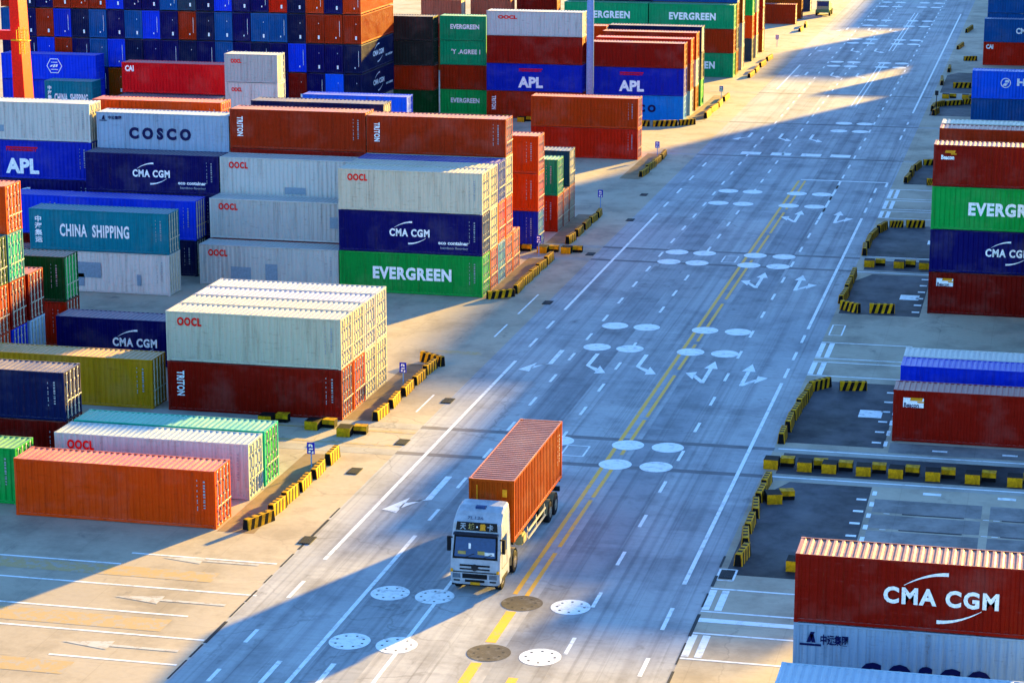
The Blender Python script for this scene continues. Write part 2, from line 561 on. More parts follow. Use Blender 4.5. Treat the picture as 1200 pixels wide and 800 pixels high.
arrow(b_, 'right', -29.7, 139.6, 1.15, PI); arrow(b_, 'left', -27.35, 139.6, 1, PI); arrow(b_, 'left', -24.3, 140, 1, PI)
arrow(b_, 'ahead_left', -19.85, 139, 1); arrow(b_, 'ahead_right', -17.5, 138.8, 1)
arrow(b_, 'ahead_left', -20.2, 166.8, 1); arrow(b_, 'ahead_right', -17.4, 166.5, 1)
arrow(b_, 'ahead_left', -20.4, 193, 1); arrow(b_, 'ahead_right', -17.2, 193.4, 1)
arrow(b_, 'right', -29.7, 110.6, 1.3, PI)
for yy in (237, 290, 318, 345):
    for xx in (-30.2, -27.1, -24.0):
        arrow(b_, 'left' if xx > -28 else 'right', xx, yy, 1.0, PI)
structure(link_mesh('arrow_road_markings', b_, M_WHITE))
b_ = bmesh.new()
arrow(b_, 'ahead', -37.0, 98.25, .9, PI / 2, 1.2); arrow(b_, 'ahead', -36.9, 92.75, 1.0, PI / 2, 1.2); arrow(b_, 'ahead', -36.9, 87.0, 1.0, PI / 2, 1.2)
structure(link_mesh('worn_arrow_road_markings', b_, M_OLD))
# expansion joint along the road edge
b_ = bmesh.new()
for x0, a, c in ((-33.6, 60, 108), (-13.97, 60, 104)):
    yy = a
    while yy < c:
        l_ = random.uniform(.8, 3)
        rect(b_, x0 - .05, x0 + random.uniform(.02, .12), yy, yy + l_, .0105)
        yy += l_ + random.uniform(0, 1.2)
structure(link_mesh('joint_road_line', b_, MAT['grate']))

# ------------------------------------------------------------------ shipping containers
L40, L20, W = 10.36, 5.12, 2.14
T, S = 2.9, 2.62

def wall_profile(n, a0, a1, y_out, depth):
    """points (along, across) of a trapezoidal corrugation"""
    pts = []
    p = (a1 - a0) / n
    for i in range(n):
        s0 = a0 + i * p
        pts += [(s0, y_out), (s0 + p * .32, y_out), (s0 + p * .5, y_out + depth), (s0 + p * .82, y_out + depth)]
    pts.append((a1, y_out))
    return pts

def body_mesh(L, Wd, H, n, ends='one'):
    bm = bmesh.new()
    l, hw = L / 2, Wd / 2
    z0, z1 = .12, H - .07
    def strip(pts, f):
        prev = None
        for a in pts:
            v0, v1 = bm.verts.new(f(a, z0)), bm.verts.new(f(a, z1))
            if prev:
                bm.faces.new((prev[0], v0, v1, prev[1]))
            prev = (v0, v1)
    pr = wall_profile(n, -l + .1, l - .1, .025, .042)
    strip(pr, lambda a, z: (a[0], -hw + a[1], z))
    strip(list(reversed(pr)), lambda a, z: (a[0], hw - a[1], z))
    pe = wall_profile(8, -hw + .1, hw - .1, .03, .042)
    strip(list(reversed(pe)), lambda a, z: (-l + a[1], a[0], z))
    if ends == 'both':
        strip(pe, lambda a, z: (l - a[1], a[0], z))
    # roof, ribs run across
    pr = wall_profile(n + 2, -l + .08, l - .08, .022, .036)
    prev = None
    for a in pr:
        v0, v1 = bm.verts.new((a[0], -hw + .05, H - a[1])), bm.verts.new((a[0], hw - .05, H - a[1]))
        if prev:
            bm.faces.new((prev[0], v0, v1, prev[1]))
        prev = (v0, v1)
    f = bm.faces.new([bm.verts.new(p) for p in ((-l + .05, -hw + .05, z0), (-l + .05, hw - .05, z0), (l - .05, hw - .05, z0), (l - .05, -hw + .05, z0))])
    me = D.meshes.new('container_body')
    bm.normal_update(); bm.to_mesh(me); bm.free()
    me.materials.append(None)
    return me

def frame_mesh(L, Wd, H):
    bm = bmesh.new()
    l, hw = L / 2, Wd / 2
    for sx in (-1, 1):
        for sy in (-1, 1):
            xa, xb = sorted((sx * l * 1.0, sx * (l - .12)))
            ya, yb = sorted((sy * hw, sy * (hw - .11)))
            box(bm, xa, xb, ya, yb, .11, H - .11)
            xa, xb = sorted((sx * (l + .006), sx * (l - .17)))
            ya, yb = sorted((sy * (hw + .006), sy * (hw - .15)))
            box(bm, xa, xb, ya, yb, 0, .115)
            box(bm, xa, xb, ya, yb, H - .115, H)
    for sy in (-1, 1):
        ya, yb = sorted((sy * (hw - .003), sy * (hw - .06)))
        box(bm, -l + .17, l - .17, ya, yb, H - .085, H - .012)
        box(bm, -l + .17, l - .17, ya, yb, .03, .15)
    for sx in (-1, 1):
        xa, xb = sorted((sx * (l - .003), sx * (l - .09)))
        box(bm, xa, xb, -hw + .15, hw - .15, H - .13, H - .012)
        box(bm, xa, xb, -hw + .15, hw - .15, .03, .15)
    me = D.meshes.new('container_frame')
    bm.normal_update(); bm.to_mesh(me); bm.free()
    me.materials.append(None)
    return me

def door_mesh(L, Wd, H, side, rods=False):
    """one leaf of the door in the +X end"""
    bm = bmesh.new()
    l, hw = L / 2, Wd / 2
    ya, yb = (-hw + .12, -.012) if side < 0 else (.012, hw - .12)
    za, zb = .16, H - .14
    x = l - .075
    rows = 4
    # recessed panels between raised borders
    box(bm, x - .03, x, ya, yb, za, zb)
    hgt = (zb - za)
    for i in range(rows + 1):
        zc = za + hgt * i / rows
        a = max(za, zc - .07); b2 = min(zb, zc + .07)
        box(bm, x + .001, x + .030, ya, yb, a, b2)
    for yy in (ya, yb - .05):
        for i in range(rows):
            box(bm, x + .001, x + .026, yy, yy + .05, za + hgt * i / rows + .07, za + hgt * (i + 1) / rows - .07)
    # hinges
    yh = ya - .02 if side < 0 else yb - .04
    for i in range(4):
        zc = za + hgt * (i + .5) / 4
        box(bm, x + .032, x + .058, yh, yh + .06, zc - .05, zc + .05)
    me = D.meshes.new('container_door')
    bm.normal_update(); bm.to_mesh(me); bm.free()
    me.materials.append(None)
    return me

def rod_mesh(L, Wd, H, yc):
    bm = bmesh.new()
    l = L / 2
    x = l - .012
    cyl(bm, (x, yc, .07), (x, yc, H - .06), .036, 6)
    for z in (.12, .55, 1.0, H * .5, H - .6, H - .12):
        box(bm, x - .035, x + .032, yc - .06, yc + .06, z - .035, z + .035)
    box(bm, x + .03, x + .05, yc - .02, yc + .32, 1.02, 1.08)
    me = D.meshes.new('locking_rod')
    bm.normal_update(); bm.to_mesh(me); bm.free()
    me.materials.append(MAT['galvanised'])
    return me

def code_mesh(L, Wd, H):
    """rows of tiny unreadable stencil marks at the right end of the long side"""
    bm = bmesh.new()
    y = -Wd / 2 + .016
    rr = random.Random(3)
    for xc, z0, z1, st in ((L / 2 - .62, H * .34, H * .82, .10), (L / 2 - .95, H * .3, H * .84, .2)):
        z = z0
        while z < z1:
            h = rr.uniform(.05, .11)
            f = bm.faces.new([bm.verts.new(p) for p in ((xc, y, z), (xc + (.1 if st < .15 else .045), y, z), (xc + (.1 if st < .15 else .045), y, z + h), (xc, y, z + h))])
            z += h + rr.uniform(.03, st)
    me = D.meshes.new('stencil_marks')
    bm.normal_update(); bm.to_mesh(me); bm.free()
    me.materials.append(MAT['letter_grey'])
    return me

MESH = {}
def cmesh(kind, L, Wd, H, *a):
    k = (kind, L, Wd, H) + a
    if k not in MESH:
        MESH[k] = {'body': lambda: body_mesh(L, Wd, H, max(4, int(round(L / .335))), *a), 'frame': lambda: frame_mesh(L, Wd, H),
                   'door': lambda: door_mesh(L, Wd, H, *a), 'rod': lambda: rod_mesh(L, Wd, H, *a), 'code': lambda: code_mesh(L, Wd, H)}[kind]()
    return MESH[k]

# ---- lettering
TXT = {}
def text_obj(s, height, width=None, bold=.02, space=1.0, line=1.0):
    """mesh of the words in the XZ plane, facing -Y, centred on the origin"""
    k = (s, round(height, 3), width and round(width, 3), bold, space)
    if k in TXT:
        return TXT[k]
    cu = D.curves.new('words', 'FONT')
    cu.body = s
    cu.offset = bold
    cu.extrude = .001
    cu.space_character = space
    cu.space_line = line
    cu.resolution_u = 3
    cu.align_x = 'CENTER'
    ob = D.objects.new('words', cu)
    COL.objects.link(ob)
    dg = bpy.context.evaluated_depsgraph_get()
    dg.update()
    me = D.meshes.new_from_object(ob.evaluated_get(dg))
    D.objects.remove(ob)
    D.curves.remove(cu)
    co = [v.co.copy() for v in me.vertices]
    x0, x1 = min(c.x for c in co), max(c.x for c in co)
    y0, y1 = min(c.y for c in co), max(c.y for c in co)
    sy = height / max(1e-6, y1 - y0)
    sx = width / (x1 - x0) if width else sy
    for v in me.vertices:
        c = v.co
        v.co = Vector(((c.x - (x0 + x1) / 2) * sx, -c.z - .006, (c.y - (y0 + y1) / 2) * sy))
    me.name = 'lettering'
    me.materials.clear()
    me.materials.append(None)
    TXT[k] = me
    return me

def arc_mesh(w_, h_, up):
    """tapering crescent sweep"""
    key = ('arc', w_, h_, up)
    if key in TXT:
        return TXT[key]
    bm = bmesh.new()
    n = 14
    A, B = [], []
    for i in range(n + 1):
        t = i / n
        if up:
            x = -w_ / 2 + w_ * t; z = h_ * (1 - (1 - t) ** 2.0) - h_ / 2; th = .02 + .15 * t * h_ * 1.6
        else:
            x = w_ / 2 - w_ * t; z = -h_ * (1 - (1 - t) ** 2.0) + h_ / 2; th = .02 + .15 * t * h_ * 1.6
        A.append((x, z + th / 2)); B.append((x, z - th / 2))
    for y, flip in ((-.008, False), (0.0, True)):
        pa = [bm.verts.new((x, y, z)) for x, z in A]; pb = [bm.verts.new((x, y, z)) for x, z in B]
        for i in range(n):
            f = [pa[i], pa[i + 1], pb[i + 1], pb[i]]
            bm.faces.new(f)
    bmesh.ops.recalc_face_normals(bm, faces=bm.faces)
    me = D.meshes.new('sweep_emblem')
    bm.to_mesh(me); bm.free()
    me.materials.append(None)
    TXT[key] = me
    return me

def stripes_mesh(key, rects):
    if key in TXT:
        return TXT[key]
    bm = bmesh.new()
    for x0, x1, z0, z1, sk in rects:
        vs = [bm.verts.new(p) for p in ((x0, -.008, z0), (x1, -.008, z0), (x1 + sk, -.008, z1), (x0 + sk, -.008, z1))]
        bm.faces.new(vs)
    me = D.meshes.new('emblem')
    bm.normal_update(); bm.to_mesh(me); bm.free()
    me.materials.append(None)
    TXT[key] = me
    return me

def ring_mesh(r, n=24, th=.16):
    key = ('ring', r, n, th)
    if key in TXT:
        return TXT[key]
    bm = bmesh.new()
    A = [bm.verts.new((r * math.cos(t), -.008, r * math.sin(t))) for t in [2 * math.pi * i / n for i in range(n)]]
    B = [bm.verts.new((r * (1 - th) * math.cos(t), -.008, r * (1 - th) * math.sin(t))) for t in [2 * math.pi * i / n for i in range(n)]]
    for i in range(n):
        j = (i + 1) % n
        bm.faces.new((A[i], B[i], B[j], A[j]))
    me = D.meshes.new('ring_emblem')
    bmesh.ops.recalc_face_normals(bm, faces=bm.faces)
    bm.normal_update(); bm.to_mesh(me); bm.free()
    me.materials.append(None)
    TXT[key] = me
    return me

def put(root, me, name, m, x, y, z, rot=0.0):
    o = D.objects.new(name, me)
    COL.objects.link(o)
    o.parent = root
    o.location = (x, y, z)
    o.rotation_euler = (0, rot, 0)
    obj_mat(o, m)
    return o

def patches(root, L, Wd, H, spots):
    for (x, z, a, b) in spots:
        put(root, stripes_mesh('patch%.1f%.1f' % (a, b), [(-a / 2, a / 2, -b / 2, b / 2, 0)]), 'repair_patch', mat('patch_grey', '7890a0', .6), -L / 2 + x * L, -Wd / 2 + .018, z * H)

def letter(root, kind, L, Wd, H):
    y = -Wd / 2 + .012
    fx = lambda f: -L / 2 + f * L
    wh, rd, nv = MAT['letter_white'], MAT['letter_red'], MAT['letter_navy']
    P = lambda me, m, f, zf, rot=0.0, n='lettering': put(root, me, n, m, fx(f), y, zf * H, rot)
    if kind == 'EVERGREEN':
        P(text_obj('EVERGREEN', .31 * H, .55 * L, .045, 1.12), wh, .51, .5)
    elif kind == 'YAGREE':
        P(text_obj("'Y .AGREE I", .2 * H, .62 * L, .03, 1.1), wh, .56, .55)
    elif kind == 'EVERGREEN20':
        P(text_obj('EVERGREEN', .2 * H, .62 * L, .035, 1.05), wh, .54, .56)
    elif kind in ('CMA', 'CMABIG'):
        k = 1.0 if kind == 'CMA' else 1.3
        c = .495 if kind == 'CMA' else .545
        P(text_obj('CMA CGM', .19 * H * k, .28 * L * (k if k == 1 else 1.52), .04, 1.16), wh, c, .5)
        put(root, arc_mesh(1.3 * k, .42 * k, True), 'sweep_emblem', wh, fx(c) - .45 * k, y, (.5 + .19 * k) * H)
        put(root, arc_mesh(1.3 * k, .42 * k, False), 'sweep_emblem', wh, fx(c) + .55 * k, y, (.5 - .19 * k) * H)
        if kind == 'CMA':
            P(text_obj('eco container', .085 * H, .21 * L, .03), wh, .8, .29)
            P(text_obj('bamboo flooring', .075 * H, .19 * L, .02), MAT['letter_grey'], .805, .16)
    elif kind == 'OOCL':
        P(text_obj('OOCL', .17 * H, .14 * L, .045, 1.12), rd, .135, .8)
    elif kind == 'OOCL20':
        P(text_obj('OOCL', .15 * H, .2 * L, .05), rd, .22, .75)
    elif kind == 'APL':
        P(text_obj('APL', .4 * H, .26 * L, .045, 1.02), wh, .46, .33)
        put(root, stripes_mesh('aplbird', [(-1.25 + .13 * i, -1.2 + .13 * i, -.04, .26, .03) for i in range(19)] + [(-1.25, 1.3, .2, .3, 0), (-1.0, .9, .0, .08, 0)]), 'bird_emblem', rd, fx(.46), y, .73 * H)
    elif kind == 'COSCO':
        P(text_obj('COSCO', .31 * H, .47 * L, .06, 1.6), nv, .48, .48)
        P(text_obj('中远集团', .1 * H, .1 * L, .03), nv, .14, .86)
        put(root, stripes_mesh('cosco_sail', [(-.12, .0, -.1, .2, .12), (.03, .14, -.1, .14, -.06), (-.3, .3, -.2, -.13, 0)]), 'ship_emblem', nv, fx(.05), y, .84 * H)
    elif kind == 'COSCOLOW':
        P(text_obj('COSCO', .34 * H, .49 * L, .06, 1.5), nv, .5, .34)
        P(text_obj('中远集团', .15 * H, .105 * L, .03), nv, .155, .78)
        put(root, stripes_mesh('cosco_sail_big', [(-.16, .0, -.12, .32, .16), (.05, .2, -.12, .22, -.08), (-.42, .42, -.26, -.17, 0)]), 'ship_emblem', nv, fx(.065), y, .77 * H)
    elif kind == 'CHINA':
        P(text_obj('CHINA  SHIPPING', .31 * H, .5 * L, .03, 1.1), wh, .47, .5)
        P(text_obj('中\n海\n集\n运', .66 * H, .055 * L, .03, 1.0, 1.1), wh, .065, .5)
        P(text_obj('CSLU 842', .07 * H, .09 * L, .01), MAT['letter_grey'], .86, .82) if False else None
    elif kind == 'CHINA20':
        P(text_obj('CHINA  SHIPPING', .28 * H, .7 * L, .03, 1.1), wh, .55, .42)
        P(text_obj('中\n海\n集\n运', .66 * H, .09 * L, .03, 1.0, 1.1), wh, .1, .5)
    elif kind == 'TRITON':
        P(text_obj('TRITON', .16 * H, .5 * H, .03, 1.1), wh, .075, .56, PI / 2)
    elif kind == 'BEACON':
        put(root, stripes_mesh('beacon_panel', [(-.55, .55, -.26, .27, 0)]), 'logo_panel', wh, fx(.105), y + .004, .76 * H)
        P(text_obj('Beacon', .26, .8, .03), nv, .095, .715)
        put(root, stripes_mesh('beacon_flag', [(-.35, .3, -.07, .1, .05), (.05, .42, -.18, -.09, 0)]), 'flag_emblem', MAT['flag_orange'], fx(.12), y - .004, .825 * H)
    elif kind == 'BEACONW':
        P(text_obj('Beacon', .3, .85, .04), wh, .09, .70)
        put(root, stripes_mesh('beacon_flag', [(-.35, .3, -.07, .1, .05), (.05, .42, -.18, -.09, 0)]), 'flag_emblem', MAT['flag_orange'], fx(.105), y - .004, .83 * H)
    elif kind == 'CAI':
        P(text_obj('CAI', .2 * H, .085 * L, .05), wh, .075, .8)
    elif kind == 'SEACO':
        P(text_obj('SEACO', .15 * H, .14 * L, .03), MAT['letter_yellow'], .12, .18)
    elif kind == 'HANJIN':
        put(root, ring_mesh(.52), 'ring_emblem', wh, fx(.33), y, .58 * H)
        put(root, stripes_mesh('hanjin_wave', [(-.34, .05, -.3, -.05, .18), (-.1, .3, .05, .3, .06)]), 'wave_emblem', wh, fx(.33), y, .58 * H)
        P(text_obj('HANJIN', .34 * H, .45 * L, .05, 1.15), wh, .665, .58)
    elif kind == 'CMALEFT':
        P(text_obj('CMA CGM', .26 * H, .36 * L, .04), wh, .56, .5)
    elif kind == 'HEX':
        put(root, ring_mesh(.85, 6, .1), 'hexagon_emblem', wh, fx(.56), y, .55 * H)
        put(root, stripes_mesh('hexwave', [(-.5, -.3, -.1, .1, .2), (-.2, .0, -.15, .15, .15), (.1, .3, -.1, .15, .1), (-.4, .4, -.4, -.33, 0), (-.35, .35, .33, .4, 0)]), 'wave_emblem', wh, fx(.56), y, .55 * H)

def container(x, y, z, color, H=T, let=None, label='', L=L40, Wd=W, detail=2, rz=0.0, name='shipping_container', cat='shipping container', group='shipping containers stacked in the yard', end_color=None):
    """x, y = left front bottom corner"""
    c = Vector((x + L / 2, y + Wd / 2, z)) if rz == 0 else Vector((x + Wd / 2, y + L / 2, z))
    root = empty(name, c, rz)
    tag(root, label, cat, group)
    m = paint(color)
    def kid(n, me, mm=None, par=root):
        o = D.objects.new(n, me)
        COL.objects.link(o)
        o.parent = par
        if mm is not None:
            obj_mat(o, mm)
        return o
    kid('body', cmesh('body', L, Wd, H, *(('both',) if detail == 0 else ())), m)
    kid('frame', cmesh('frame', L, Wd, H), m)
    if detail >= 1:
        em = paint(end_color) if end_color else m  # some door paints hold the sunlit tone of the end in their colour
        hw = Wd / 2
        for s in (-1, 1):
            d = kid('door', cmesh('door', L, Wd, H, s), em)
            if detail >= 2:
                for f in (.25, .75):
                    kid('locking_rod', cmesh('rod', L, Wd, H, s * (hw - .12) * f), None, d)
    if detail >= 2:
        kid('stencil_lettering', cmesh('code', L, Wd, H))
    if let:
        letter(root, let, L, Wd, H)
    for key, spots in PATCH.items():
        if label.startswith(key):
            patches(root, L, Wd, H, spots)
    return root

PATCH = {'white container with patched side': [(.42, .55, 1.8, 1.1), (.36, .3, .5, .9), (.78, .35, .3, .8)], 'lowest and nearest grey white': [(.3, .3, 1.5, 1.0), (.52, .35, .9, 1.3)],
         'middle grey white': [(.9, .5, .6, .8)], 'highest grey white': [(.55, .2, 1.6, .5)], 'rust streaked white container with lit doors': [(.3, .3, .6, .5)]}
def stack(x, y, items, L=L40, detail=2, z=0.0, group=None):
    for it in items:
        col, H, let, label = it[:4]
        if col is not None:
            container(x, y, z, col, H, let, label, L, W, detail, end_color=it[4] if len(it) > 4 else None,
                      group=group or 'shipping containers stacked in the yard')
        z += H + .012

B1, B2, B3, B4 = -48.68, -59.12, -69.6, -80.3

# ---- near left block
stack(-48.75, 102.85, [('orange', T, None, 'plain bright orange container standing alone nearest the camera on the left')])
stack(-48.75, 107.7, [('paleaqua', T, 'OOCL', 'rust streaked white container between orange container and teal roofed one')])
stack(-48.75, 110.2, [('seagreen', T, None, 'container with teal roof and bright green doors behind the rusty white one', 'green')])
stack(-59.75, 104.4, [('evergreen', T, 'EVERGREEN', 'bright green container cut by left edge, beside the lone orange container')])
stack(-59.75, 110.6, [('darkmaroon', S, None, 'dark maroon container under a navy one at the left edge'),
                      ('deepnavy', S, None, 'navy container with lit doors atop dark maroon one at left edge')])
stack(-59.95, 123.2, [('mustard', T, None, 'mustard yellow container, the only one of that colour')])
stack(-59.6, 132.7, [('navy', T, 'CMA', 'single navy container with white lettering behind the mustard yellow container')])
G = 'twin stacks of white and maroon containers left of the road'
stack(B1, 123.3, [('maroon', T, 'TRITON', 'maroon container with vertical white letters under cream container, front of four stacks'),
                  ('cream', T, 'OOCL', 'cream container with red letters on the front of the four double stacks')])
stack(B1, 125.65, [('redorange', T, None, 'orange red container with lit doors, bottom of second of four double stacks'),
                   ('cream', T, None, 'cream container atop the second of the four double stacks')])
stack(B1, 128.0, [('cream', T, None, 'cream container, bottom of third of the four double stacks'),
                  ('lavender', T, None, 'pale lavender white container atop the third of the four double stacks')])
stack(B1, 130.35, [('cream', T, None, 'pale yellow doored container, bottom of rearmost of the four double stacks'),
                   ('white', T, None, 'white container atop the rearmost of the four double stacks')])
# ---- third bay, near
stack(-70.9, 126.0, [('orange', T, None, 'orange doored container at left edge, bottom of three under a green one'),
                     ('burnt', T, None, 'burnt orange container at left edge between orange and dark green ones'),
                     ('darkgreen', T, None, 'dark green container at left edge atop two orange ones')])
stack(-70.9, 128.4, [('blue', T, None, 'blue doored container at bottom of the four high stack at left edge'),
                     ('maroon', T, None, 'maroon doored container second from bottom of the four high left edge stack'),
                     ('teal', T, None, 'teal doored container third up in the four high left edge stack', 'seagreen'),
                     ('orange', T, None, 'orange doored container topping the four high stack at left edge')])
stack(-70.9, 131.0, [('lightblue', T, None, 'pale blue doored container under maroon one beside the dark green stack'),
                     ('maroon', T, None, 'maroon doored container atop pale blue one beside dark green container')])
stack(-70.9, 136.4, [('redbrown', T, None, 'red brown container under the dark green container with green doors'),
                     ('darkgreen', T, None, 'dark green container with doors painted sunlit yellow green atop red brown one', 'green')])
# ---- main block
stack(B1, 156.6, [('evergreen', T, 'EVERGREEN', 'bright green container at bottom front of the three high roadside stack'),
                  ('navy', T, 'CMA', 'navy container with white lettering between green and cream containers beside road'),
                  ('cream', T, 'OOCL', 'cream container with red letters atop navy and green ones beside road')])
stack(B1, 159.0, [('pinkred', T, None, 'pinkish red doored container, bottom directly behind the green roadside container'),
                  ('cream', T, None, 'cream doored container directly behind the navy roadside container'),
                  ('cream', T, None, 'cream doored container on top directly behind the roadside cream container')])
stack(B1, 161.4, [('steelblue', T, None, 'grey blue doored container under orange and blue ones in roadside block'),
                  ('orange', T, None, 'orange container between grey blue and blue ones in roadside block'),
                  ('aplblue', T, None, 'blue container peeking over roadside cream container, below the red brown one')])
stack(B1, 163.75, [('pinkred', T, None, 'pinkish doored container at bottom of tallest roadside stack'),
                   ('burnt', T, None, 'burnt orange doored container second from bottom of tallest roadside stack', 'orange'),
                   ('cream', T, None, 'cream doored container just under red brown top of tallest roadside stack'),
                   ('redbrown', 2.75, 'TRITON', 'red brown container topping the tallest roadside stack, vertical white letters')])
stack(B1, 166.1, [('pinkred', T, None, 'single low red container tucked behind the tallest roadside stack')])
stack(B1, 174.6, [('aplblue', T, None, 'dark blue container with doors painted sunlit blue under two orange red ones', 'skyblue'),
                  ('burnt', T, None, 'burnt orange container between blue and orange ones near checkered blocks'),
                  ('redorange', T, None, 'orange red container topping three high stack near checkered blocks')])
stack(B1, 181.8, [('redbrown', T, None, 'red brown container under small green one near road'),
                  ('sagegreen', T, None, 'green container with pale doors atop red brown one near road')])
stack(B1, 184.15, [('pinkred', T, None, 'single low pinkish red container between green and slate stacks')])
stack(B1, 186.5, [('pinkred', T, None, 'rust red container under the slate container with white end'),
                  ('slate', T, None, 'dark slate container with white door end near road', 'white')])
# second bay of the main block
stack(B2, 156.6, [('greywhite', T, 'OOCL', 'lowest and nearest grey white container with red letters, left of green one')])
stack(B2, 159.0, [('maroon', T, None, 'dark maroon container squeezed between two grey white ones with red letters'),
                  ('greywhite', T, 'OOCL', 'middle grey white container with red letters, stepped behind the lowest one')])
stack(B2, 161.4, [('navy', S, None, 'hidden navy container at bottom of third step of grey white containers'),
                  ('deepnavy', T, 'SEACO', 'navy container with small yellow letters under highest grey white one'),
                  ('greywhite', T, 'OOCL', 'highest grey white container with red letters, under large red brown one')])
stack(B2, 163.75, [('maroon', T, None, 'maroon container at bottom of stack topped by large red brown one'),
                   ('orange', T, None, 'orange container second up in stack topped by large red brown one'),
                   ('maroon', T, None, 'maroon container hidden just under large red brown one'),
                   ('redbrown', T, 'TRITON', 'large red brown container above grey white ones, left of the tallest roadside stack')])
stack(B2, 168.5, [('navy', T, None, 'navy container at bottom behind the large red brown container'),
                  ('navy', T, None, 'navy container second up behind the large red brown container'),
                  ('navy', T, None, 'navy container third up behind the large red brown container'),
                  ('deepnavy', T, None, 'navy container with cream roof just behind the two red brown tops', 'cream')])
# third bay of the main block
stack(-70.05, 152.2, [('white', T, None, 'white container with patched side under the teal container with white letters'),
                  ('teal', T, 'CHINA', 'teal container with large white letters atop a white one')])
stack(-70.55, 158.9, [('deepnavy', S, None, 'dark navy container under bright blue one behind the teal lettered container'),
                  ('brightblue', T, None, 'bright blue container behind the teal container with white letters')])
stack(B3, 161.4, [('navy', S, None, 'navy container at bottom of three high navy stack'),
                  ('navy', T, None, 'plain navy container directly under navy one with white letters'),
                  ('navy', T, 'CMA', 'navy container with white letters topping a navy stack below grey blue container')])
stack(B3, 163.8, [('sagegreen', T, None, 'green doored container low under grey blue container with navy letters'),
                  ('teal', S, None, 'teal doored container second up under grey blue container with navy letters'),
                  ('cream', S, None, 'cream doored container just under grey blue container with navy letters'),
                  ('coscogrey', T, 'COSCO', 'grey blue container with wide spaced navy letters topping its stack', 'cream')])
stack(-71.9, 168.6, [('burnt', S, None, 'burnt orange container at bottom of stack behind grey blue container'),
                  ('navy', T, None, 'navy container in stack behind grey blue container'),
                  ('burnt', T, None, 'burnt orange container third up behind grey blue container'),
                  ('orange', T, None, 'orange roofed container peeking over grey blue container with navy letters')])
# fourth bay
stack(-80.6, 152.2, [('maroon', T, None, 'low maroon roofed container left of the teal lettered container')])
stack(-80.9, 159.0, [('darkmaroon', S, None, 'dark red container under bright blue one at left edge'),
                  ('brightblue', T, None, 'bright blue container at left edge left of teal lettered container')])
stack(-80.5, 163.8, [('deepnavy', T, None, 'navy container at bottom of stack under blue one with red emblem'),
                  ('navy', T, 'CMA', 'navy container with white letters half hidden under blue red emblem container'),
                  ('aplblue', T, 'APL', 'blue container with white letters and red emblem under white rusty one'),
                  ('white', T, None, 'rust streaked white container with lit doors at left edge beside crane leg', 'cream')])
# ---- behind: left background
G2 = 'containers in the left background'
stack(-105.6, 224.6, [('darkmaroon', S, None, 'dark red container beneath large blue one behind crane leg'),
                      ('blue', S, None, 'royal blue container under large blue one behind crane leg'),
                      ('brightblue', S, 'HEX', 'large blue container with white hexagon emblem behind red crane leg')], detail=1, group=G2)
stack(-98.9, 220.0, [('deepnavy', T, None, 'navy container beneath small teal one in left background'),
                     ('teal', T, 'CHINA20', 'small teal container with white letters right of red crane leg')], L=L20, detail=1, group=G2)
stack(-87.3, 210.5, [('navy', T, None, 'lower navy container under crimson container in left background'),
                     ('deepnavy', T, 'CMA', 'navy container with white sweep directly below crimson one')], detail=1, group=G2)
stack(-87.7, 213.0, [('navy', T, None, 'bottom navy container of stack topped by the crimson one'),
                     ('deepnavy', T, None, 'middle navy container of stack topped by crimson one'),
                     ('crimson', T, 'CAI', 'crimson red container with white letters below wall of blue ends')], detail=1, group=G2)
stack(-75.1, 207.0, [('steelblue', S, None, 'steel blue short container at bottom under three other short ones'),
                     ('steelblue', S, None, 'steel blue short container just under two short white ones'),
                     ('white', S, 'OOCL20', 'lower of two short white containers with red letters before the blue wall', 'cream'),
                     ('greywhite', S, 'OOCL20', 'upper of two short white containers with red letters before the blue wall', 'cream')], L=L20, detail=1, group=G2)
stack(-70.5, 215.8, [('navy', T, None, 'navy container under long royal blue one in mid background'),
                     ('hanjin', T, None, 'long royal blue container below blue corner of far wall')], detail=1, group=G2)
# ---- middle background, right of the wall
G3 = 'containers in the middle background'
stack(-70.4, 245.0, [('darkgreen', S, None, 'dark green short container at bottom under red one and two black ones'),
                     ('redbrown', S, None, 'red brown short container beneath two black ones'),
                     ('black', S, None, 'lower of two short black containers beside far wall'),
                     ('black', S, None, 'upper of two short black containers beside far wall')], L=L20, detail=1, group=G3)
stack(-64.95, 246.5, [('green', S, 'EVERGREEN20', 'lowest short green container with white letters beside tall four high stack'),
                      ('redbrown', S, None, 'short red brown container between short green ones'),
                      ('sagegreen', S, 'YAGREE', 'short green container with patchy incomplete white letters'),
                      ('sagegreen', S, 'EVERGREEN20', 'topmost short green container with white letters and pale roof')], L=L20, detail=1, group=G3)
stack(-59.3, 244.5, [('redbrown', T, 'TRITON', 'red brown container at bottom under blue one, left of light pole'),
                     ('aplblue', T, 'APL', 'blue container with red emblem left of the light pole'),
                     ('maroon', T, None, 'maroon container between blue and grey white ones left of light pole'),
                     ('greywhite', S, 'OOCL20', 'grey white container topping four high stack left of light pole', 'cream')], detail=1, group=G3)
stack(-48.9, 219.5, [('red', T, None, 'red container under burnt orange one, two high stack below light pole'),
                     ('burnt', T, None, 'burnt orange container atop red one below light pole')], group=G3)
stack(-48.75, 246.2, [('skyblue', S, 'COSCO', 'sky blue container with navy letters under blue one right of light pole'),
                      ('aplblue', T, 'APL', 'blue container with red emblem right of the light pole'),
                      ('maroon', S, None, 'maroon container atop blue red emblem one right of light pole')], detail=1, group=G3)
stack(-48.75, 250.8, [('greywhite', S, None, 'grey doored container, bottom of second stack right of light pole'),
                      ('pinkred', T, None, 'rusty doored container, middle of second stack right of light pole'),
                      ('red', S, None, 'red container topping second stack right of light pole', 'orange')], detail=1, group=G3)
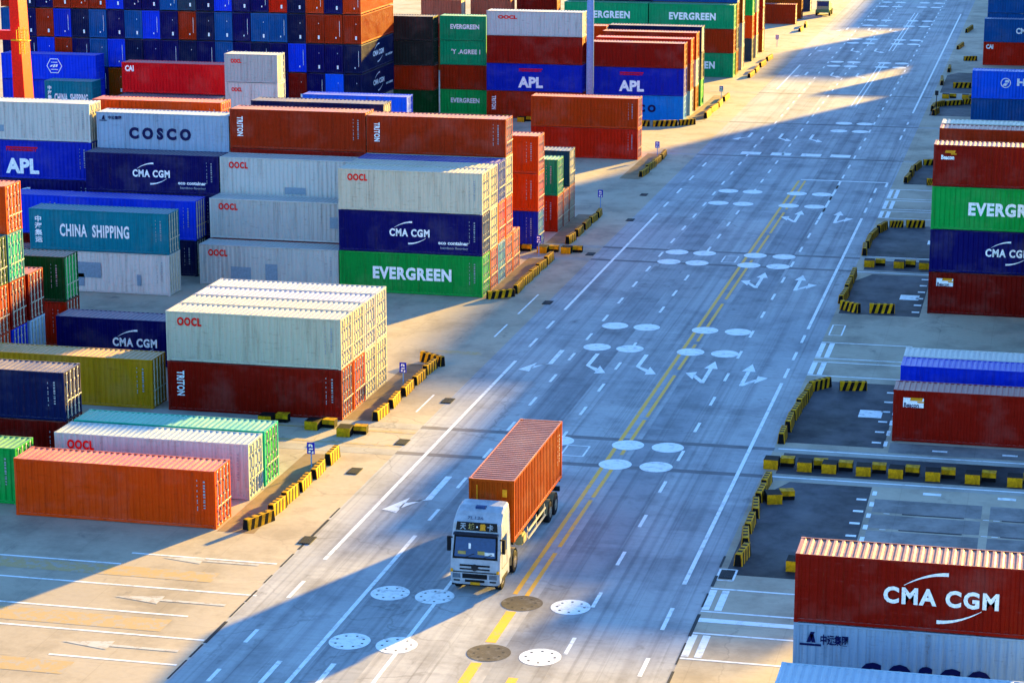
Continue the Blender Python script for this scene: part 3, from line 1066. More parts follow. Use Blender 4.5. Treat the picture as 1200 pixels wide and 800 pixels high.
stack(-48.75, 254.6, [('brown', S, None, 'brown doored container, bottom of third stack right of light pole'),
                      ('greywhite', T, None, 'pale doored container, middle of third stack right of light pole'),
                      ('redbrown', T, None, 'red brown container topping third stack right of light pole')], detail=1, group=G3)
stack(-48.75, 258.4, [('green', T, None, 'green doored container, bottom of fourth stack right of light pole'),
                      ('slate', T, None, 'slate doored container, middle of fourth stack right of light pole'),
                      ('deepnavy', T, None, 'navy container with white roof topping fourth stack right of light pole', 'greywhite')], detail=1, group=G3)
stack(B2, 257.0, [('brown', T, None, 'brown container at bottom behind the light pole'),
                  ('burnt', T, None, 'burnt orange container in the middle behind light pole'),
                  ('burnt', T, None, 'small orange end showing just right of the light pole', 'cream')], detail=1, group=G3)
G4 = 'containers in the far background'
stack(-48.8, 284.8, [('sagegreen', T, 'EVERGREEN', 'green lettered container at bottom of far three high stack beside lit pavement'),
                     ('redbrown', T, None, 'red brown container between two green lettered ones in far stack'),
                     ('sagegreen', T, 'EVERGREEN', 'green container with full white lettering topping far three high stack')], detail=1, group=G4)
stack(-48.8, 287.4, [('brown', T, None, 'brown doored container directly behind lowest far green one'),
                     ('slate', T, None, 'slate doored container directly behind far red brown one'),
                     ('brown', T, None, 'brown doored container directly behind upper far green one'),
                     ('tealblue', T, None, 'teal blue container at top edge above far green lettered ones')], detail=1, group=G4)
stack(-59.3, 284.8, [('redbrown', T, None, 'red brown container at bottom behind light pole, far row'),
                     ('redbrown', T, None, 'red brown container in the middle behind light pole, far row'),
                     ('sagegreen', T, 'EVERGREEN', 'green container with lettering cut off by the light pole')], detail=1, group=G4)
stack(-59.3, 287.4, [('deepnavy', T, None, 'navy container at bottom behind half hidden green lettered one'),
                     ('deepnavy', T, None, 'navy container second up behind half hidden green lettered one'),
                     ('deepnavy', T, None, 'navy container third up behind half hidden green lettered one'),
                     ('deepnavy', T, None, 'navy container at top edge above half hidden green lettered one')], detail=1, group=G4)
stack(-48.8, 292.6, [('cream', T, None, 'cream doored container, bottom of narrow far stack behind brown ends'),
                     ('greywhite', T, None, 'pale doored container, second up of narrow far stack behind brown ends'),
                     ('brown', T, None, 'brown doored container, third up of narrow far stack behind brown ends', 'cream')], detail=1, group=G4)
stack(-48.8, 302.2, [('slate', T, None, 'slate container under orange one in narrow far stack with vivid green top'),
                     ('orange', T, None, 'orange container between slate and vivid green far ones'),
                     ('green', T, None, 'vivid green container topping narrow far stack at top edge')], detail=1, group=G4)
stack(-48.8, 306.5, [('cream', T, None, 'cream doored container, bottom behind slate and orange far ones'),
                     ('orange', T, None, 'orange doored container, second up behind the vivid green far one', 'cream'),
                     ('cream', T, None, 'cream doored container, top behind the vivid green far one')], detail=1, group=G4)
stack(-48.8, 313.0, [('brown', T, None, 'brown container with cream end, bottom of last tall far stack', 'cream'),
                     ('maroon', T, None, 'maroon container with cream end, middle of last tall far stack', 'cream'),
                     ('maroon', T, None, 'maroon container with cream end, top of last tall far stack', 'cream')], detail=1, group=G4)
stack(-48.6, 350.5, [('redbrown', T, None, 'single red brown container with end painted sunlit cream far up beside the road', 'cream')], detail=1, group=G4)
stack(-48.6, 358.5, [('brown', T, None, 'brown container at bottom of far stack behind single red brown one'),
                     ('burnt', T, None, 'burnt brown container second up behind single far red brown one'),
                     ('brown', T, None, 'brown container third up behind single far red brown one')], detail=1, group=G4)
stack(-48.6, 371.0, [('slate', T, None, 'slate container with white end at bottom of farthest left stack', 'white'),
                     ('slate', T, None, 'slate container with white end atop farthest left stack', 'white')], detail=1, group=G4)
# small far boxes seen over the short green and black containers
G5 = 'containers just under the top edge, centre left'
stack(-77.2, 284.0, [('brown', T, None, 'brown short container at bottom under red one with cream posts'),
                     ('maroon', T, None, 'maroon short container in middle under red one with cream posts'),
                     ('pinkred', T, None, 'small red container with cream posts at top edge above black ones', 'cream')], L=L20, detail=1, group=G5)
stack(-71.4, 286.0, [('slate', T, None, 'slate short container at bottom left of the maroon far one'),
                     ('navy', T, None, 'navy short container in middle of mixed far stack'),
                     ('pinkred', T, None, 'rusty pink short container atop mixed far stack')], L=L20, detail=1, group=G5)
stack(-66.0, 288.0, [('maroon', T, None, 'maroon short container at bottom of far stack behind short green ones'),
                     ('sagegreen', T, None, 'green short container in middle of far stack behind short green ones'),
                     ('maroon', T, None, 'maroon short container at top edge behind short green ones')], L=L20, detail=1, group=G5)
stack(-60.6, 296.0, [('crimson', T, None, 'crimson short container at bottom of far stack behind grey white roof'),
                     ('crimson', T, None, 'crimson short container in middle of far stack behind grey white roof'),
                     ('lightblue', T, None, 'pale blue short container at top edge behind grey white roof')], L=L20, detail=1, group=G5)

# ---- the far wall of container ends, boxes turned a quarter
WALL = {
    4: ['burnt', 'navy', 'burnt', 'deepnavy', 'red', 'navy', 'navy', 'brightblue', 'deepnavy', 'slate', 'tealblue', 'navy', 'navy', 'brightblue', 'redbrown', 'redbrown', 'redbrown', 'navy', 'deepnavy', 'redbrown'],
    3: ['redbrown', 'redbrown', 'redbrown', 'deepnavy', 'tealblue', 'tealblue', 'navy', 'tealblue', 'deepnavy', 'redbrown', 'navy', 'brightblue', 'tealblue', 'navy', 'tealblue', 'deepnavy', 'blue', 'redbrown', 'navy', 'tealblue'],
    2: ['deepnavy', 'navy', 'navy', 'brightblue', 'navy', 'deepnavy', 'navy', 'tealblue', 'navy', 'deepnavy', 'navy', 'navy', 'deepnavy', 'brightblue', 'tealblue', 'navy', 'redbrown', 'brightblue', 'navy', 'navy'],
    1: ['deepnavy', 'hanjin', 'navy', 'maroon', 'navy', 'navy', 'deepnavy', 'navy', 'navy', 'deepnavy', 'navy', 'navy', 'brightblue', 'brown', 'navy', 'navy', 'deepnavy', 'navy', 'navy', 'navy'],
}
CNAME = {'burnt': 'burnt orange', 'navy': 'navy', 'deepnavy': 'dark navy', 'red': 'bright red', 'brightblue': 'bright blue', 'slate': 'dark slate', 'tealblue': 'teal blue', 'redbrown': 'red brown', 'blue': 'royal blue', 'hanjin': 'light blue', 'maroon': 'maroon', 'brown': 'brown'}
ORD = ['first', 'second', 'third', 'fourth', 'fifth', 'sixth', 'seventh', 'eighth', 'ninth', 'tenth', 'eleventh', 'twelfth', 'thirteenth', 'fourteenth', 'fifteenth', 'sixteenth', 'seventeenth', 'eighteenth', 'nineteenth', 'twentieth']
ROWN = {4: 'top', 3: 'second', 2: 'third', 1: 'bottom'}
WW, WL, WP = 1.9, 11.9, 1.965
WX, WY = -69.0, 230.7
plate = stripes_mesh('end_plate', [(.30, .48, .42, .78, 0), (.36, .42, 1.95, 2.05, 0)])
plate_b = stripes_mesh('end_plate_b', [(.62, .655, .7, 2.3, 0), (.2, .3, .5, .66, 0)])
bm = bmesh.new()
box(bm, WX - 20 * WP, WX, WY + .3, WY + WL - .3, 0, 2.98)
structure(link_mesh('container_platform_ground', bm, GROUND))
for row, cols in WALL.items():
    for k, colr in enumerate(cols):
        lab = f"{CNAME[colr]} container end in far wall, {ROWN[row]} row, {ORD[k]} column from its sunlit corner"
        r_ = container(WX - (k + 1) * WP + (WP - WW), WY + random.uniform(-.06, .06), 3.0 * row, colr, T, None, lab, L=WL, Wd=WW, detail=0, rz=PI / 2, group='container ends in the far wall')
        # the closed end faces the camera: local -X
        p_ = D.objects.new('end_plate', plate if (row * 7 + k * 3) % 5 < 3 else plate_b)
        COL.objects.link(p_); p_.parent = r_
        p_.rotation_euler = (0, 0, -PI / 2); p_.location = (-WL / 2 + .012, 0, 0)
        obj_mat(p_, MAT['letter_white'])
        if k == 0 and row in (1, 2):
            y_ = -WW / 2 + .012
            put(r_, text_obj('CMA CGM', .55, 4.0, .04), 'lettering', MAT['letter_white'], 0.2, y_, 1.55)
            put(r_, arc_mesh(1.8, .5, True), 'sweep_emblem', MAT['letter_white'], -.3, y_, 2.2)
            put(r_, arc_mesh(1.8, .5, False), 'sweep_emblem', MAT['letter_white'], .8, y_, .85)
            put(r_, text_obj('eco container', .28, 2.6, .03), 'lettering', MAT['letter_white'], 4.2, y_, 1.0)

# ---- right hand yard
GR = 'containers on the right of the road'
RX = -7.87
stack(-9.0, 81.75, [('lightblue', T, None, 'pale blue roofed container at bottom right edge, nearest of all')], group=GR)
stack(-9.05, 88.3, [('coscogrey', T, 'COSCOLOW', 'grey blue container with navy letters under the big red lettered one'),
                    ('maroon', 2.82, 'CMABIG', 'big red container with large white lettering and ribbed cream roof, bottom right')], group=GR)
stack(RX, 126.0, [('maroon', T, 'BEACON', 'maroon container with small white and yellow panel, standing on ground at right')], group=GR)
stack(RX, 131.6, [('blue', T, None, 'blue container with light blue roof behind maroon panelled one', 'brightblue')], group=GR)
stack(RX, 134.0, [('white', T, None, 'white roofed container behind the blue one at right')], group=GR)
stack(RX, 158.6, [('darkmaroon', 2.86, 'BEACON', 'dark maroon container at bottom of four high right hand stack'),
                  ('navy', T, 'CMA', 'navy container second up in four high right hand stack'),
                  ('evergreen', T, 'EVERGREEN', 'green lettered container third up in four high right hand stack'),
                  ('maroon', 2.8, 'BEACONW', 'maroon container with small orange emblem topping right hand stack')], group=GR)
stack(RX, 165.4, [('maroon', T, None, 'maroon container at bottom of second right hand stack'),
                  ('maroon', T, None, 'maroon container second up in second right hand stack'),
                  ('maroon', T, None, 'maroon container third up in second right hand stack'),
                  ('redbrown', T, None, 'red brown container with cream roof peeking over right hand stack')], group=GR)
stack(RX, 168.0, [('darkmaroon', T, None, 'dark maroon container at bottom of third right hand stack'),
                  ('maroon', T, None, 'maroon container second up in third right hand stack'),
                  ('darkmaroon', T, None, 'dark maroon container third up in third right hand stack'),
                  ('cream', T, None, 'cream roofed container, rearmost roof over the right hand stack')], group=GR)
stack(-8.75, 249.4, [('tealblue', T, None, 'dark blue container under vivid blue one with white ring emblem'),
                     ('hanjin', T, 'HANJIN', 'vivid blue container with white ring emblem and letters at right edge')], detail=1, group=GR)
stack(-9.5, 305.0, [('red', T, 'CAI', 'red container with small white letters near top right corner'),
                     ('tealblue', T, 'CMALEFT', 'dark blue white roofed container atop red one near top right corner')], detail=1, group=GR)
stack(-9.4, 313.0, [('redbrown', T, None, 'red brown container at bottom behind dark blue white roofed one'),
                     ('tealblue', T, None, 'blue container in the middle behind dark blue white roofed one'),
                     ('tealblue', T, None, 'blue container touching the top right edge of the picture')], detail=1, group=GR)

# ------------------------------------------------------------------ sheds and stacks added unseen east of the frame to throw the long shade
def shade_shed(x0, x1, y0, y1, h, label):
    root = empty('added_shade_shed', ((x0 + x1) / 2, (y0 + y1) / 2, 0))
    tag(root, label, 'shade caster')
    lx, ly = (x1 - x0) / 2, (y1 - y0) / 2
    b_ = bmesh.new()
    box(b_, -lx, lx, -ly, ly, 0, h - .3)
    n = int(ly * 2 / .8)
    for i in range(n):
        y_ = -ly + .8 * i
        box(b_, -lx - .05, -lx + .01, y_, y_ + .4, .2, h - .5)
    link_mesh('wall', b_, paint('greywhite'), root)
    b_ = bmesh.new()
    box(b_, -lx - .3, lx + .3, -ly - .3, ly + .3, h - .3, h)
    link_mesh('roof', b_, paint('steelblue'), root)
    y_ = -ly + 4
    while y_ < ly - 6:
        b_ = bmesh.new()
        for k in range(16):
            box(b_, -lx - .10 - .02 * (k % 2), -lx - .052, y_, y_ + 4, .05 + .28 * k, .05 + .28 * k + .27)
        link_mesh('roller_door', b_, paint('tealblue'), root)
        y_ += 12
SHADE_SHEDS = [(-1.6, 9, 176, 217.6, 14.4, 'long added shade building right of the picture, the nearest one'),
        (-1.6, 9, 218.4, 279.4, 17.9, 'tall added shade building right of the picture, second from the camera'),
        (-1.6, 9, 280.2, 301.4, 21.5, 'tallest added shade building right of the picture'),
        (-1.6, 9, 302.2, 313, 17.9, 'short tall added shade building right of the picture beyond the tallest'),
        (-1.6, 9, 324, 367, 8.3, 'low added shade building right of the picture, far up'),
        (-1.6, 9, 368, 396, 16.7, 'tall added shade building right of the picture, far up'),
        (-1.6, 9, 398, 416, 6.5, 'lowest added shade building far beyond the right edge'),
        (-1.6, 9, 417, 480, 14.4, 'last added shade building far beyond the right edge')]
for s_ in SHADE_SHEDS:
    shade_shed(*s_)
stack(2.9, 148.5, [('maroon', T, None, 'maroon shade container added just beyond the right edge, bottom'),  # these unseen stacks are added to shade the near road
                   ('navy', T, None, 'navy shade container added just beyond the right edge, second up'),
                   ('cream', T, None, 'cream shade container added just beyond the right edge, third up'),
                   ('redbrown', T, None, 'red brown shade container added just beyond the right edge, top')], detail=1)

stack(13.6, 148.5, [('cream', T, None, 'cream shade container added farthest beyond the right edge, bottom of three'),
                   ('maroon', T, None, 'maroon shade container added farthest beyond the right edge, middle of three'),
                   ('blue', T, None, 'blue shade container added farthest beyond the right edge, top of three')], detail=1)
stack(-.9, 154.0, [('navy', T, None, 'navy shade container added hard against the right edge, bottom of four'),
                   ('maroon', T, None, 'maroon shade container added hard against the right edge, second of four'),
                   ('green', T, None, 'green shade container added hard against the right edge, third of four'),
                   ('cream', T, None, 'cream shade container added hard against the right edge, top of four')], detail=1)

# ------------------------------------------------------------------ the lorry
TX = -24.04
truck = empty('container_lorry', (TX, 97.0, 0))
tag(truck, 'white cab lorry carrying an orange container along the road', 'truck')
def tpart(name, bm, m, par=truck, smooth=False):
    return link_mesh(name, bm, m, par, smooth)

def cab_shell():
    """closed cab body lofted from profile sections (x half width, list of (y,z))"""
    bm = bmesh.new()
    prof = [(-.30, .42), (-.36, .62), (-.36, 1.12), (-.30, 1.66), (-.06, 2.62), (.02, 2.72), (.10, 3.14), (.62, 3.52), (1.1, 3.66), (1.80, 3.70), (1.86, 3.3), (1.9, 1.3), (1.9, 1.1), (1.62, 1.05), (1.62, .42)]
    def section(x, ins):
        out = []
        cy_, cz_ = .8, 2.0
        for (y, z) in prof:
            out.append(bm.verts.new((x, cy_ + (y - cy_) * ins, (cz_ + (z - cz_) * (1 - (1 - ins) * .7)))))
        return out
    secs = []
    for x, i_ in ((-1.13, .86), (-1.12, .93), (-1.04, .985), (-.85, 1.0), (.85, 1.0), (1.04, .985), (1.12, .93), (1.13, .86)):
        secs.append(section(x, i_))
    # narrow towards the roof
    for s in secs:
        for v in s:
            if v.co.z > 2.7:
                v.co.x *= 1 - .07 * (v.co.z - 2.7)
    for a, b in zip(secs, secs[1:]):
        for i in range(len(prof)):
            j = (i + 1) % len(prof)
            bm.faces.new((a[i], b[i], b[j], a[j]))
    bm.faces.new(secs[0])
    bm.faces.new(list(reversed(secs[-1])))
    bmesh.ops.recalc_face_normals(bm, faces=bm.faces)
    return bm
cab = tpart('cab', cab_shell(), mat('cab_white', '9ea4ae', .35, 0, .3, 2.6))

def slab(pts, t=.03, y_in=.0):
    """thin plate from front-face corner points"""
    bm = bmesh.new()
    P = [Vector(p) for p in pts]
    n = (P[1] - P[0]).cross(P[-1] - P[0]).normalized()
    A = [bm.verts.new(p) for p in P]
    B = [bm.verts.new(p - n * t) for p in P]
    bm.faces.new(A); bm.faces.new(list(reversed(B)))
    for i in range(len(P)):
        j = (i + 1) % len(P)
        bm.faces.new((A[i], B[i], B[j], A[j]))
    bmesh.ops.recalc_face_normals(bm, faces=bm.faces)
    return bm
# windscreen with its black surround
surround = tpart('windscreen_frame', slab([(-1.02, -.325, 1.60), (1.02, -.325, 1.60), (.98, -.085, 2.66), (-.98, -.085, 2.66)], .06), MAT['rubber'], cab)
tpart('windscreen', slab([(-.93, -.340, 1.70), (.93, -.340, 1.70), (.90, -.130, 2.54), (-.90, -.130, 2.54)], .03), MAT['glass_dark'], cab)
for x_, z_, m_, sx_, sz_ in ((-.25, 2.1, 'letter_white', .05, .2), (.28, 1.86, 'seat_tan', .16, .12), (.66, 1.84, 'white_paint', .22, .1), (-.6, 1.85, 'seat_tan', .18, .1)):
    b_ = bmesh.new()
    yy_ = -.345 + (z_ - 1.7) * .25
    box(b_, x_ - sx_, x_ + sx_, yy_ - .006, yy_ + .03, z_ - sz_, z_ + sz_)
    tpart('dashboard_item', b_, MAT[m_], cab)
b_ = bmesh.new(); box(b_, -1.0, 1.0, -.25, -.02, 2.66, 2.74)
tpart('sun_visor', b_, mat('visor', '1a2434', .3), cab)
sb = tpart('roof_sign', slab([(-.95, .01, 2.80), (.95, .01, 2.80), (.91, .10, 3.17), (-.91, .10, 3.17)], .05), mat('sign_black', '120c10', .4), cab)
def words_on(root, s, h_, w_, m_, x, y, z, tilt=0.0, bold=.02, n='lettering'):
    o = put(root, text_obj(s, h_, w_, bold), n, m_, x, y, z)
    o.rotation_euler = (tilt, 0, 0)
    return o
for ch, x_, m_ in (('天', -.62, 'letter_grey'), ('城', -.24, 'seat_tan'), ('·', .02, 'letter_white'), ('重', .28, 'flag_orange'), ('卡', .62, 'letter_grey')):
    words_on(cab, ch, .29 if ch != '·' else .08, .27 if ch != '·' else .07, MAT[m_], x_, .03, 2.985, -.24, .035)
words_on(cab, '7L136', .17, .72, mat('letter_dim', '5a6478', .5), -.12, .30, 3.31, -.95, .01)
b_ = bmesh.new(); box(b_, -.24, .22, .80, 1.05, 3.58, 3.68)
tpart('roof_vent', b_, mat('vent_blue', '1c3c6c', .5), cab)
# lower front
for x_ in (-.45, .35):
    b_ = bmesh.new(); cyl(b_, (x_, -.37, 1.68), (x_ + .42, -.335, 1.86), .014, 6)
    tpart('wiper', b_, MAT['rubber'], cab)
b_ = bmesh.new(); box(b_, -.98, .98, -.392, -.362, .985, 1.03)
tpart('front_step', b_, MAT['dark_steel'], cab)
b_ = bmesh.new(); box(b_, -1.06, 1.06, -.30, -.02, .36, .425)
tpart('bumper_lip', b_, MAT['rubber'], cab)
for s in (-1, 1):
    b_ = bmesh.new(); box(b_, min(s * 1.132, s * 1.139), max(s * 1.132, s * 1.139), .12, .135, 1.08, 2.6)
    box(b_, min(s * 1.132, s * 1.139), max(s * 1.132, s * 1.139), .135, 1.08, 1.08, 1.095); box(b_, min(s * 1.132, s * 1.139), max(s * 1.132, s * 1.139), 1.08, 1.095, 1.08, 2.6)
    tpart('door_seam', b_, MAT['dark_steel'], cab)
    b_ = bmesh.new(); box(b_, min(s * .99, s * 1.10), max(s * .99, s * 1.10), -.372, -.30, .98, 1.12)
    tpart('corner_lamp', b_, MAT['flag_orange'], cab)
for z0_, z1_ in ((1.28, 1.35), (1.12, 1.18)):
    b_ = bmesh.new(); box(b_, -.68, .68, -.385, -.34, z0_, z1_)
    tpart('grille_slot', b_, MAT['rubber'], cab)
b_ = bmesh.new(); box(b_, -.56, .56, -.385, -.33, .72, .93); tpart('lower_grille', b_, MAT['rubber'], cab)
b_ = bmesh.new(); box(b_, -.44, .44, -.38, -.32, .55, .66); tpart('bumper_intake', b_, MAT['rubber'], cab)
b_ = bmesh.new(); cyl(b_, (0, -.42, 1.235), (0, -.36, 1.235), .15, 16); tpart('round_badge', b_, MAT['dark_steel'], cab)
b_ = bmesh.new(); box(b_, -.20, .24, -.40, -.375, .44, .56); tpart('number_plate', b_, MAT['plate_yellow'], cab)
for s in (-1, 1):
    b_ = bmesh.new(); box(b_, min(s * .66, s * 1.0), max(s * .66, s * 1.0), -.385, -.31, .72, .92)
    tpart('headlight', b_, mat('lamp_glass', '56606c', .15), cab)
    b_ = bmesh.new(); box(b_, min(s * .68, s * .96), max(s * .68, s * .96), -.38, -.31, .57, .64)
    tpart('fog_lamp', b_, MAT['dark_steel'], cab)
    b_ = bmesh.new(); box(b_, min(s * 1.17, s * 1.32), max(s * 1.17, s * 1.32), -.12, .02, 1.85, 2.5)
    box(b_, min(s * 1.05, s * 1.2), max(s * 1.05, s * 1.2), -.06, -.02, 2.44, 2.5); box(b_, min(s * 1.05, s * 1.2), max(s * 1.05, s * 1.2), -.06, -.02, 1.88, 1.92)
    tpart('side_mirror', b_, MAT['rubber'], cab)
    b_ = bmesh.new(); box(b_, min(s * 1.115, s * 1.14), max(s * 1.115, s * 1.14), .18, 1.0, 1.75, 2.5)
    tpart('side_window', b_, MAT['glass_dark'], cab)
    b_ = bmesh.new(); box(b_, min(s * 1.10, s * 1.145), max(s * 1.10, s * 1.145), .1, 1.15, .5, .7); pass
    tpart('cab_step', b_, MAT['dark_steel'], cab)
# chassis
b_ = bmesh.new()
for s in (-1, 1):
    box(b_, s * .42 - .06, s * .42 + .06, 1.2, 4.6, .72, .95)
    box(b_, s * .42 - .07, s * .42 + .07, 3.1, 13.3, 1.16, 1.44)
for yy_ in (3.0, 5.0, 7.0, 9.0, 11.0, 13.2):
    box(b_, -.98, .98, yy_, yy_ + .16, 1.28, 1.448)
box(b_, -.95, .95, 13.3, 13.45, .75, 1.0)
box(b_, -.6, .6, 1.3, 2.3, .75, 1.5)
tpart('chassis', b_, MAT['dark_steel'])
b_ = bmesh.new()
for s in (1,):
    box(b_, s * .96, s * 1.02, 6.0, 9.8, .58, .66); box(b_, s * .96, s * 1.02, 6.0, 9.8, .95, 1.03)
    for yy_ in (6.0, 7.9, 9.7):
        box(b_, s * .95, s * .958, yy_, yy_ + .08, .55, 1.2)
for s in (-1,):
    box(b_, -1.02, -.96, 6.0, 9.8, .58, .66); box(b_, -1.02, -.96, 6.0, 9.8, .95, 1.03)
tpart('side_guard', b_, MAT['galvanised'])
b_ = bmesh.new()
box(b_, .55, 1.0, 4.95, 5.7, .6, 1.12)
bmesh.ops.bevel(b_, geom=list(b_.edges), offset=.08, segments=2, affect='EDGES')
tpart('fuel_tank', b_, mat('tank_cream', 'c0aa70', .5))
b_ = bmesh.new()
for s in (-1, 1):
    for yc in (2.95, 10.6, 11.85):
        n = 10
        for i in range(n):
            t0, t1 = PI * i / n, PI * (i + 1) / n
            x0_, x1_ = sorted((s * .62, s * 1.05))
            r = .62
            vs = [bm_v for bm_v in (b_.verts.new((x0_, yc + r * math.cos(t0), .52 + r * math.sin(t0))), b_.verts.new((x1_, yc + r * math.cos(t0), .52 + r * math.sin(t0))), b_.verts.new((x1_, yc + r * math.cos(t1), .52 + r * math.sin(t1))), b_.verts.new((x0_, yc + r * math.cos(t1), .52 + r * math.sin(t1))))]
            b_.faces.new(vs)
tpart('mudguard', b_, mat('mudguard_grey', '8a7c60', .6))
def wheel_bm():
    bm = bmesh.new()
    n = 24
    prof = [(-.15, .30), (-.15, .46), (-.11, .515), (.11, .515), (.15, .46), (.15, .30)]
    rings = []
    for (x, r) in prof:
        rings.append([bm.verts.new((x, r * math.cos(2 * PI * i / n), r * math.sin(2 * PI * i / n))) for i in range(n)])
    for a, b in zip(rings, rings[1:]):
        for i in range(n):
            j = (i + 1) % n
            bm.faces.new((a[i], a[j], b[j], b[i]))
    bm.faces.new(rings[0]); bm.faces.new(list(reversed(rings[-1])))
    bmesh.ops.recalc_face_normals(bm, faces=bm.faces)
    return bm
def rim_bm():
    bm = bmesh.new()
    cyl(bm, (-.153, 0, 0), (.153, 0, 0), .27, 20)
    cyl(bm, (-.17, 0, 0), (.17, 0, 0), .12, 12)
    for i in range(8):
        t = 2 * PI * i / 8
        for s in (-1, 1):
            cyl(bm, (s * .153, .2 * math.cos(t), .2 * math.sin(t)), (s * .166, .2 * math.cos(t), .2 * math.sin(t)), .022, 6)
    return bm
w0 = link_mesh('wheel', wheel_bm(), MAT['rubber'], truck)
r0 = link_mesh('rim', rim_bm(), mat('rim_steel', '9a9080', .4, .4), w0)
first = True
for yc in (.55, 2.95, 10.6, 11.85):
    for s in (-1, 1):
        for dx in ((.92,) if yc < 1 else (.93, .60)):
            if first:
                o = w0; first = False
            else:
                o = w0.copy(); COL.objects.link(o)
                q = r0.copy(); COL.objects.link(q); q.parent = o
            o.location = (s * dx, yc, .518)
# its container rides on the trailer
LT = 10.5
cont = container(0, 0, 1.452, 'rustorange', T, None, 'dusty orange container riding on the white cab lorry', L=LT, Wd=2.12, detail=2, group='shipping containers stacked in the yard', end_color='redbrown')
cont.location = (TX, 99.85 + LT / 2, 1.452)
cont.rotation_euler = (0, 0, PI / 2)
b_ = bmesh.new()
q = stripes_mesh('truck_box_plate', [(.5, .72, 2.1, 2.45, 0), (-.05, .1, 1.55, 1.7, -.06), (-.7, -.66, .4, 2.6, 0)])
p_ = D.objects.new('end_plate', q); COL.objects.link(p_); p_.parent = cont
p_.rotation_euler = (0, 0, -PI / 2); p_.location = (-LT / 2 + .012, 0, 0); obj_mat(p_, MAT['flag_orange'])

# ------------------------------------------------------------------ striped concrete blocks
def block_mesh(L, w_=.42, h=.68, n=5, first=0):
    """yellow concrete with narrower black stripes that slope across the long face; ends black"""
    bm = bmesh.new()
    sl = .09
    t = .06
    cuts = [0.0]
    pairs = max(3, n)
    for i in range(pairs):
        cuts += [(i + .48) / pairs, (i + 1) / pairs]
    m = len(cuts) - 1
    def xs(i, z):
        b = -L / 2 + L * cuts[i]
        return b if i in (0, m) else b + sl * (z / h - .5) * 2
    for i in range(m):
        mi = i % 2
        for y, wt in ((-w_ / 2, 1), (w_ / 2, -1)):
            q = [(xs(i, 0), y, 0), (xs(i + 1, 0), y, 0), (xs(i + 1, h), y + wt * t, h), (xs(i, h), y + wt * t, h)]
            if wt < 0:
                q.reverse()
            f = bm.faces.new([bm.verts.new(p) for p in q]); f.material_index = mi
        q = [(xs(i, h), -w_ / 2 + t, h), (xs(i + 1, h), -w_ / 2 + t, h), (xs(i + 1, h), w_ / 2 - t, h), (xs(i, h), w_ / 2 - t, h)]
        f = bm.faces.new([bm.verts.new(p) for p in q]); f.material_index = mi
    for sx in (-1, 1):
        q = [(sx * L / 2, -w_ / 2, 0), (sx * L / 2, w_ / 2, 0), (sx * L / 2, w_ / 2 - t, h), (sx * L / 2, -w_ / 2 + t, h)]
        if sx < 0:
            q.reverse()
        f = bm.faces.new([bm.verts.new(p) for p in q]); f.material_index = 1
    bmesh.ops.remove_doubles(bm, verts=bm.verts, dist=.0005)
    bmesh.ops.bevel(bm, geom=[e for e in bm.edges if e.is_manifold and e.calc_face_angle(0) > .6], offset=.03, segments=1, affect='EDGES')
    me = D.meshes.new('striped_concrete_block')
    bm.normal_update(); bm.to_mesh(me); bm.free()
    me.materials.append(MAT['block_yellow']); me.materials.append(MAT['block_black'])
    return me
BM = {}
def block(p, q, label, h=.72, n=5, group='striped concrete blocks', first=0):
    p, q = Vector(p), Vector(q)
    L = round((q - p).length, 1)
    k = (L, h, n, first)
    if k not in BM:
        BM[k] = block_mesh(L, .42, h, n, first)
    o = D.objects.new('striped_concrete_block', BM[k])
    COL.objects.link(o)
    c = (p + q) / 2
    o.location = (c.x, c.y, .004)
    d = q - p
    o.rotation_euler = (0, 0, math.atan2(d.y, d.x) + random.uniform(-.07, .07))
    tag(o, label, 'concrete barrier', group)

def block_row(segs, where, group, start=0):
    for i, (p, q) in enumerate(segs):
        block(p, q, f"{ORD[i + start]} striped block from near end, row {where}", group=group, n=4 if (Vector(q) - Vector(p)).length < 2.2 else 5, h=random.choice((.54, .6, .64)))

XL = -36.45
block_row([((-37.0, 103.1), (XL + .2, 104.9)), ((XL, 105.4), (XL, 107.1)), ((XL, 107.35), (XL, 109.2)), ((XL, 109.6), (XL, 111.5)), ((XL, 111.9), (XL, 113.9)), ((XL, 114.5), (XL, 116.3))],
          'right of the lone orange container', 'row of blocks right of the lone orange container')
block_row([((XL, 123.6), (XL, 125.7)), ((XL, 126.4), (XL, 128.5)), ((XL, 129.2), (XL, 131.3)), ((XL, 131.9), (XL, 133.9)), ((XL, 134.4), (XL, 136.4)), ((-37.6, 137.9), (-36.0, 136.7))],
          'right of the four double stacks', 'row of blocks right of the four double stacks')
block_row([((-37.9, 156.3), (-36.3, 157.6)), ((XL + .1, 158.3), (XL, 160.6)), ((XL, 161.0), (XL, 163.4)), ((XL, 163.8), (XL, 165.6)), ((XL, 166.2), (XL, 168.2)), ((XL, 168.8), (XL, 170.9))],
          'right of the bright green roadside container', 'row of blocks right of the green roadside container')
block_row([((XL, 177.0), (XL, 179.0)), ((XL, 180.2), (XL, 182.4)), ((XL, 183.2), (XL, 185.4)), ((XL, 186.2), (XL, 188.0)), ((XL, 188.6), (XL, 190.4))],
          'right of the slate container with white end', 'row of blocks right of the slate container')
block_row([((XL, 209.8), (XL, 212.6)), ((XL, 213.2), (XL, 216.2)), ((XL, 216.8), (XL, 219.6)), ((XL, 220.2), (XL, 223.2))],
          'right of the red and burnt orange pair', 'row of blocks right of the red and burnt orange pair')
block_row([((-40.9, 241.8), (-38.4, 242.6)), ((-38.3, 243.0), (-36.9, 244.4)), ((-43.5, 241.6), (-41.2, 241.8))],
          'right of the sky blue container', 'row of blocks below the sky blue container')
